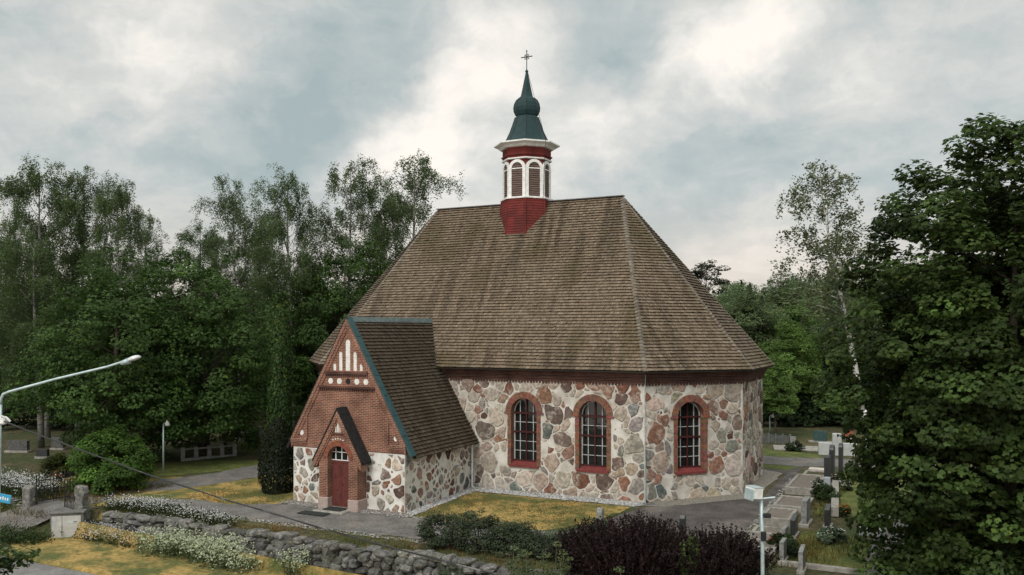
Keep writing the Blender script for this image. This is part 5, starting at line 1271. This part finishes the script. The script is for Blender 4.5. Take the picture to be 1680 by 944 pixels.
put(copy_tree(s1), 1318, 80, 612, 10, 1.2, 2.0, label='smaller dark spruce left of the one behind the far graves')
put(copy_tree(s1), 1258, 84, 600, 10, 1.2, 4.0, label='dark spruce touching the church corner')
# --- near maples on the right
ma = make_tree('maple_tree', 'large dark maple filling the right edge of the picture', 'tree', 71, 15, 3.7, 7.0, 7.5, 900, .58, 135, .17, (.045, .074, .019), .3, LEAFM, flat=.85, lob=.20, inner=.55, taper=.0, boxy=5, botcut=-.97, up=.6, cvar=.34)
put(ma, 1657, 27.0, 190, 16.3, 1.12, .8)
mb_ = copy_tree(ma); put(mb_, 1775, 30, 215, 16.6, 1.0, 3.0, label='second maple cut off by the right edge behind the large one')
# --- sapling at the lower left corner, plants near the viewer
sp = make_tree('maple_sapling', 'leafy sapling branch reaching in at the lower left corner', 'tree', 72, 4.9, 1.15, 1.7, 3.2, 42, .32, 60, .13, (.035, .060, .016), .05, LEAFM, flat=.5, lob=.3, inner=.3)
sp.location = (at(4, 900, 21).x - .25, 21, gz(-12.7, 21)); sp.scale = (1, 1, 1.03)

# purple bushes in front, hedges
PUR = (.026, .014, .015)
def spiky(name, label, seed, rx, ry, h, n, base, loc, per=46, size=.085):
    rng = np.random.default_rng(seed); o = thing(name, label, 'shrub', loc); m = MB(); C = []; A = []
    for i in range(n):
        a = rng.uniform(0, 6.28); q = math.sqrt(rng.random()); bx, by = math.cos(a) * q * rx, math.sin(a) * q * ry; hh = h * (1 - .45 * q ** 2.2) * rng.uniform(.72, 1.1)
        p0 = Vector((bx * .75, by * .75, 0)); p2 = Vector((bx * 1.06 + rng.normal() * .12, by * 1.06 + rng.normal() * .12, hh)); p1 = p0.lerp(p2, .55) + Vector((-.06 * bx, -.06 * by, .05))
        if i % 3 == 0: m.tube([p0, p1, p2], [.012, .008, .003], 4)
        t = rng.random(per) ** .8 * .88 + .12; P = np.array([(1 - s) ** 2 * np.array(p0) + 2 * s * (1 - s) * np.array(p1) + s * s * np.array(p2) for s in t]); P += rng.normal(size=P.shape) * (.085 * (1.15 - t))[:, None]
        C.append(P); A.append(np.full(per, rng.lognormal(0, .3)))
    C = np.concatenate(C); A = np.concatenate(A); nn = len(C)
    np_mesh('foliage', leafgeo(rng, C, rng.normal(size=(nn, 3)) + np.array([0, 0, .5]), rng.uniform(.6, 1.3, nn) * size, LEAF4), 4, leafcol(rng, nn, base, .3, .05) * A[:, None], leaf_m, o)
    m.build('stems', bark, o); return o
def gl(x, y): return (x, y, gz(x, y))
spiky('barberry_bush', 'broad dark purple bush at the bottom centre right', 81, 2.3, 1.3, 2.3, 900, PUR, gl(4.3, 29.6))
spiky('barberry_bush', 'dark purple bush left of the floodlight pole', 82, 1.9, 1.2, 1.95, 560, (.022, .013, .013), gl(7.0, 29.2))
spiky('barberry_bush', 'lower purple bush at the left end beside the grey hedge', 83, 1.1, .9, 1.9, 340, (.021, .014, .013), gl(2.6, 30.4))
spiky('green_bush', 'small bright green spiky bush among the purple ones', 84, .25, .25, 2.0, 40, (.05, .075, .02), gl(6.0, 28.6), size=.1)
HG = (.056, .074, .042)
for i, (u, v, rx, ry, h, lab) in enumerate(((-5.0, -10.6, 1.15, .8, 1.3, 'left round of the low grey green hedge behind the wall'), (-3.4, -10.5, 1.25, .85, 1.42, 'tallest round of the grey green hedge in front of the lawn'),
        (-1.9, -10.4, 1.1, .8, 1.15, 'lower hedge shrub right of the tallest round'), (-.5, -10.2, 1.1, .75, .95, 'low feathery hedge shrub left of the purple bushes'))):
    x, y = xy(u, v); make_shrub('hedge_shrub', lab, 90 + i, rx, ry, h, 90, .26, 90, .085, HG, loc=(x, y, upper(v)), up=.5, group='hedge shrubs behind the stone wall')
x, y = xy(.4, -6.9); make_shrub('low_shrub', 'small grey leaved shrub beside the narrow standing stone', 97, .6, .5, .8, 34, .2, 70, .09, (.05, .065, .04), loc=(x, y, upper(-6.9)), flowers=(60, .06, (.45, .45, .42)))
x, y = xy(9.0, -3.7); make_shrub('white_flower_shrub', 'pale variegated shrub on the green grave lawn', 98, .62, .5, .55, 30, .2, 60, .16, (.11, .15, .09), loc=(x, y, upper(-3.7)), flowers=(160, .10, (.55, .58, .5)))
x, y = xy(4.2, 20.0); make_shrub('low_shrub', 'dark clipped shrub on the grass left of the white cross', 99, .65, .5, .6, 26, .2, 60, .12, (.022, .038, .014), loc=(x, y, .25))
for i, (u, v, lab, c) in enumerate(((7.05, -5.3, 'red flowered plant on the nearest small grave', (.3, .02, .02)), (9.0, 1.0, 'orange flowers at the end of the long kerb', (.5, .10, .01)), (8.0, 8.2, 'pink and white flowers beside the black headstones', (.5, .32, .3)), (8.6, 6.8, 'white flowered plants under the maple edge', (.5, .5, .46)), (7.2, 6.8, 'white flower pot plant on the longest plot', (.5, .5, .48)))):
    x, y = xy(u, v); make_shrub('flower_plant', lab, 110 + i, .38, .34, .5, 14, .15, 46, .11, (.03, .05, .015), loc=(x, y, upper(v)), flowers=(70, .09, c), cat='plant', stems=4)
x, y = xy(7.9, 4.0); make_shrub('low_shrub', 'green leafy plants beside the small pale headstone', 117, .5, 1.4, .7, 40, .22, 70, .12, (.03, .052, .015), loc=(x, y, upper(4)), flowers=(60, .06, (.5, .5, .3)))
x, y = xy(7.55, -6.0); make_shrub('low_shrub', 'dark green plants between the near headstones', 118, .4, .9, .65, 34, .2, 70, .11, (.025, .045, .014), loc=(x, y, upper(-6)))
# dark undergrowth closing the view under the trees
make_shrub('hedge', 'dark overgrown hedge beneath the trees behind the white cross and far graves', 121, 6.0, 2.0, 3.4, 220, .7, 90, .26, (.024, .044, .015), loc=(25.6, 73, .25), cat='hedge', stems=14, lob=.25)
make_shrub('hedge', 'dark overgrown hedge beneath the trees behind the long grave fence', 122, 11, 2.2, 3.6, 280, .8, 90, .26, (.020, .036, .014), loc=(-33, 71, .25), cat='hedge', stems=14, lob=.25)
# white meadow flowers along the wall
x, y = G(98, 750); make_shrub('flower_plant', 'orange flowers under the trees left of the round bush', 119, .5, .3, .4, 14, .15, 46, .1, (.03, .05, .015), loc=(*G(92, 790), -.2), flowers=(80, .10, (.45, .12, .02)), cat='plant', stems=4)
WF = (.60, .59, .54)
def flowerbed(lab, seed, pts, h, nst, base, fc, fs, spread=.5, name='daisy_clump', loc=None, fl=3):
    """stems with leaves and white heads; pts = list of (u,v,z)"""
    rng = np.random.default_rng(seed); pts = np.array(pts); o = thing(name, lab, 'flowers', tuple(pts.mean(0)))
    c0 = pts.mean(0); C = []; Fp = []
    for i in range(nst):
        k = rng.integers(0, len(pts) - 1) if len(pts) > 1 else 0; t = rng.random(); p = pts[k] + (pts[min(k + 1, len(pts) - 1)] - pts[k]) * t - c0
        p = p + np.array([rng.normal() * spread, rng.normal() * spread, 0]); hh = h * rng.uniform(.55, 1.15); ln = rng.normal(size=2) * .18
        tt = rng.random(9); C.append(np.stack([p[0] + ln[0] * tt, p[1] + ln[1] * tt, p[2] + tt * hh * .85], 1) + rng.normal(size=(9, 3)) * .06)
        Fp.append(np.array([p[0] + ln[0], p[1] + ln[1], p[2] + hh]) + rng.normal(size=(fl, 3)) * np.array([.10, .10, .08]))
    C = np.concatenate(C); Fp = np.concatenate(Fp); n = len(C)
    np_mesh('leaves', leafgeo(rng, C, rng.normal(size=(n, 3)) + np.array([0, 0, .4]), rng.uniform(.5, 1.2, n) * .12, LEAF4), 4, leafcol(rng, n, base, .25), leaf_m, o)
    np_mesh('flowers', leafgeo(rng, Fp, rng.normal(size=(len(Fp), 3)) * .5 + np.array([0, -.3, 1]), rng.uniform(.6, 1.2, len(Fp)) * fs, LEAF4), 4, leafcol(rng, len(Fp), fc, .12, 0), flower_m, o)['kind'] = 'stuff'
    return o
U3 = lambda L, dz=0: [(*xy(u, v), gz(*xy(u, v)) + dz) for u, v in L]
flowerbed('white daisies on the wall top just right of the gate', 201, U3([(-23.6, -11.2), (-21.6, -11.0), (-19.6, -11.1)]), .5, 430, (.035, .05, .016), WF, .075, .42)
flowerbed('white daisies trailing along the wall top towards the porch path', 202, U3([(-19.4, -11.1), (-17.3, -11.3), (-15.6, -11.5)]), .35, 260, (.04, .05, .016), WF, .07, .34)
flowerbed('dense white flowers crowning the wall left of the gateway', 203, U3([(-38, -10.9), (-33.5, -10.8), (-31, -10.8), (-28.6, -11.2)], .1), .75, 950, (.035, .05, .018), WF, .085, .6)
flowerbed('white daisies at the foot of the wall beside the grey cabinet', 204, U3([(-23.2, -12.9), (-21.4, -12.95), (-19.6, -13.0)]), .8, 360, (.03, .048, .016), WF, .07, .34)
CF = (.36, .40, .26)
flowerbed('tall creamy plants massed against the middle of the wall', 205, U3([(-18.6, -13.3), (-16.6, -13.3), (-14.6, -13.3), (-13.4, -13.3)]), 1.1, 480, (.085, .11, .05), CF, .10, .4, 'meadowsweet_clump', fl=6)
flowerbed('creamy plants thinning out towards the right of the wall foot', 206, U3([(-13.8, -13.6), (-12.2, -13.5)]), .7, 130, (.085, .11, .05), CF, .09, .4, 'meadowsweet_clump', fl=4)
flowerbed('single pale plant standing against the wall below the doorway', 207, U3([(-10.6, -13.1), (-10.3, -13.1)]), 1.0, 80, (.075, .10, .05), CF, .09, .22, 'meadowsweet_clump', fl=5)
flowerbed('yellowish leafy plants left of the gateway by the short wall', 208, U3([(-31, -12.9), (-29.5, -13.0)]), .6, 150, (.07, .09, .02), (.2, .22, .06), .09, .4, 'leafy_clump')
flowerbed('green leafy plants at the feet of the grey cabinet', 209, U3([(-26.8, -15.4), (-24.2, -14.6)]), .55, 260, (.030, .052, .016), (.04, .06, .02), .10, .4, 'leafy_clump')
# pale shrubs near the viewer at the bottom
NP = (.085, .105, .045)
def stemplant(lab, px, top, Y, seed, h, n=9, w=.5, base=NP):
    x = (px - 840) / F * Y; z = CAMZ - (top - HY) / F * Y - h
    rng = np.random.default_rng(seed); zb = gz(x, Y); o = thing('umbel_plant', lab, 'plant', (x, Y, zb)); m = MB(); cent = []
    H_ = z + h - zb
    for i in range(n):
        a = rng.uniform(0, 6.28); q = rng.random() * w; hh = H_ * rng.uniform(.78, 1.0); p = Vector((math.cos(a) * q, math.sin(a) * q, hh)); m.tube([(p.x * .2, p.y * .2, 0), (p.x * .6, p.y * .6, hh * .6), p], [.018, .012, .005], 5)
        for t in (1, .93, .85, .76, .66): cent.append((p.x * t + rng.normal() * .1, p.y * t + rng.normal() * .1, p.z * t))
    cent = np.array(cent); rad = rng.uniform(.10, .2, len(cent)); C, Nn, S, K_ = clump_leaves(rng, cent, rad, 34, .085, base, .6, .9, None, .2, .2)
    np_mesh('foliage', leafgeo(rng, C, Nn, S, LEAF4), 4, K_, leaf_m, o); m.build('stems', M('pale_stems', (.12, .13, .07)), o)
stemplant('pale yellow green plant heads at the bottom left of the purple bushes', 905, 898, 25, 301, 1.5, 10, .55)
stemplant('pale leafy plant at the bottom edge beneath the grey hedge', 862, 905, 24.5, 302, 1.2, 9, .6)
stemplant('single tall pale stalk at the bottom edge left of the leafy plant', 842, 893, 27, 303, 1.5, 3, .15, (.1, .12, .06))
stemplant('pale plant tips at the bottom edge before the purple bush', 1035, 928, 23, 304, 1.2, 7, .35)
stemplant('low pale green plant at the lower edge under the wall', 745, 925, 27, 305, 1.0, 8, .5, (.05, .07, .03))

# ------------------------------------------------------------------ woodland in the distance (uncountable)
def woodland(name, label, seed, spots, leaf=.55):
    rng = np.random.default_rng(seed); V = []; K_ = []; tb = MB()  # leaf colours lightened in place of haze over the far hill
    for (x, y, h, kind) in spots:
        z = gz(x, y)
        if kind == 's': C, Nn, S, k, ax = spruce_arrays(rng, h, h * .19, (.055, .085, .048), 900, .8); v = leafgeo(rng, C, Nn, S, LEAF4, ax)
        elif kind == 'b':
            C, Nn, S, k = birch_arrays(rng, h, h * .17, (.12, .165, .08), nb=22, strands=6, per=9, lsize=.5, zlo=.25); v = leafgeo(rng, C, Nn, S, LEAF4); ax = None
        else:
            n = 26; cent = crown_points(rng, n, h * .27, h * .27, h * .42, h * .54, .25, .5); C, Nn, S, k = clump_leaves(rng, cent, rng.uniform(.7, 1.3, n) * h * .11, 60, leaf, (.095, .14, .062), .75, .9, None, .2, .25); v = leafgeo(rng, C, Nn, S, LEAF4)
        V.append(v + np.array([x, y, z])); K_.append(k * rng.lognormal(0, .22)); tb.tube([(x, y, z), (x, y, z + h * .8)], [.22, .06], 5)
    o = np_mesh(name, np.concatenate(V), 4, np.concatenate(K_), leaf_m); tag(o, label, 'woodland', kind='stuff')
    t = tb.build('trunks', bark, o, fixn=False)
rw = random.Random(9)
sp_ = []
for i in range(230):
    Y = rw.uniform(135, 330); px = rw.uniform(1090, 1720); sp_.append(((px - 840) / F * Y, Y, rw.uniform(10, 15), rw.choice('sbbdddd')))
woodland('woodland', 'mixed forest covering the far hill on the right', 401, sp_)
sp_ = []
for i in range(120):
    Y = rw.uniform(98, 150); px = rw.uniform(-150, 800); sp_.append(((px - 840) / F * Y, Y, rw.uniform(9, 14), rw.choice('sddddb')))
sp_ = [s for s in sp_ if not (-60 < s[0] < -18 and s[1] > 90 and 455 < 840 + s[0] / s[1] * F < 515)]
for i in range(26):
    Y = rw.uniform(82, 96); px = rw.uniform(-100, 440); sp_.append(((px - 840) / F * Y, Y, rw.uniform(9, 13), rw.choice('sdd')))
woodland('woodland', 'dark dense woods closing the left background behind the birches', 402, sp_)

# ------------------------------------------------------------------ grass blades, strewn stones
def tufts(name, label, seed, polys, per_m2, h, base):
    rng = np.random.default_rng(seed); P = []
    for (u0, u1, v0, v1) in polys:
        n = int(abs((u1 - u0) * (v1 - v0)) * per_m2); u = rng.uniform(u0, u1, n); v = rng.uniform(v0, v1, n)
        keep = vnoise(u * .8, v * .8, seed) + rng.normal(0, .15, n) > .42; P += [(*xy(a, b), gz(*xy(a, b))) for a, b, k in zip(u, v, keep) if k]
    P = np.array(P); n = len(P); a = rng.uniform(0, 6.28, n); w = .018; hh = h * rng.lognormal(0, .35, n); d = np.stack([np.cos(a), np.sin(a), np.zeros(n)], 1); ln = rng.normal(size=(n, 2)) * .35
    tip = P + np.stack([ln[:, 0] * hh, ln[:, 1] * hh, hh], 1); V = np.stack([P - d * w, P + d * w, tip], 1).reshape(-1, 3)
    c = leafcol(rng, n, base, .25, 0); dry = (vnoise(P[:, 0] * .6, P[:, 1] * .6, seed + 3) + rng.normal(0, .15, n) > .5)[:, None]; c = np.where(dry, c * np.array([2.1, 1.35, 1.3]), c)
    o = np_mesh(name, V, 3, c, leaf_m); tag(o, label, 'grass', kind='stuff')
tufts('grass', 'short dry grass of the lawns and wall tops', 501, [(-9, -.4, -6.8, -1.0), (-22, -17, -8.4, -2), (-23, 4, -11.9, -10.4), (-42, 10, -16.3, -12.9)], 130, .06, (.105, .094, .030))
tufts('grass', 'longer grass growing along the wall and graves', 502, [(-24, 6, -11.9, -11.2), (-30, 8, -13.4, -12.8), (7.3, 8.6, -8, 9), (7.6, 10.2, -7.2, -2.4), (-32, -25, -11.4, -6.0)], 120, .15, (.075, .082, .026))
def pebbles(name, label, seed, polys, per_m2, r, cols):
    rng = np.random.default_rng(seed); P = []
    for (u0, u1, v0, v1) in polys:
        n = int(abs((u1 - u0) * (v1 - v0)) * per_m2); P += [(*xy(a, b), gz(*xy(a, b)) + .03) for a, b in zip(rng.uniform(u0, u1, n), rng.uniform(v0, v1, n))]
    P = np.array(P); n = len(P); s = r * rng.lognormal(0, .3, n)
    O_ = np.array([(1, 0, 0), (0, 1, 0), (-1, 0, 0), (0, -1, 0), (0, 0, .8)]); a = rng.uniform(0, 6.28, n); ca, sa = np.cos(a), np.sin(a); V = []
    J = rng.uniform(.7, 1.3, (n, 5))
    pts = np.stack([np.stack([(p[0] * ca - p[1] * sa) * s * J[:, i], (p[0] * sa + p[1] * ca) * s * J[:, i], np.full(n, p[2]) * s], 1) + P for i, p in enumerate(O_)], 1)
    for (i, j, k) in ((0, 1, 4), (1, 2, 4), (2, 3, 4), (3, 0, 4)): V.append(pts[:, [i, j, k]])
    V = np.concatenate(V, 0).reshape(-1, 3); g = rng.uniform(*cols, n); c = np.tile(np.stack([g, g * .98, g * .95], 1), (4, 1))
    o = np_mesh(name, V, 3, c, M('pebble', (.85, .85, .85), (1.15, 1.15, 1.15), 9, .95, attr=True)); tag(o, label, 'gravel', kind='stuff')
pebbles('gravel', 'crushed grey stones along the church wall foot', 503, [(-9.5, -.2, -.95, -.05), (-9.5, -9.0, -6.6, -.9)], 330, .045, (.16, .46))
pebbles('gravel', 'scattered pale gravel along path edges', 504, [(-16.5, -9, -7.3, -6.6), (-22, -2, -10.6, -10.2), (-9, -2, -7.2, -6.8), (5.5, 5.8, -6, 9)], 90, .035, (.14, .34))
print('objects', len(bpy.data.objects), 'faces', sum(len(m.polygons) for m in bpy.data.meshes))
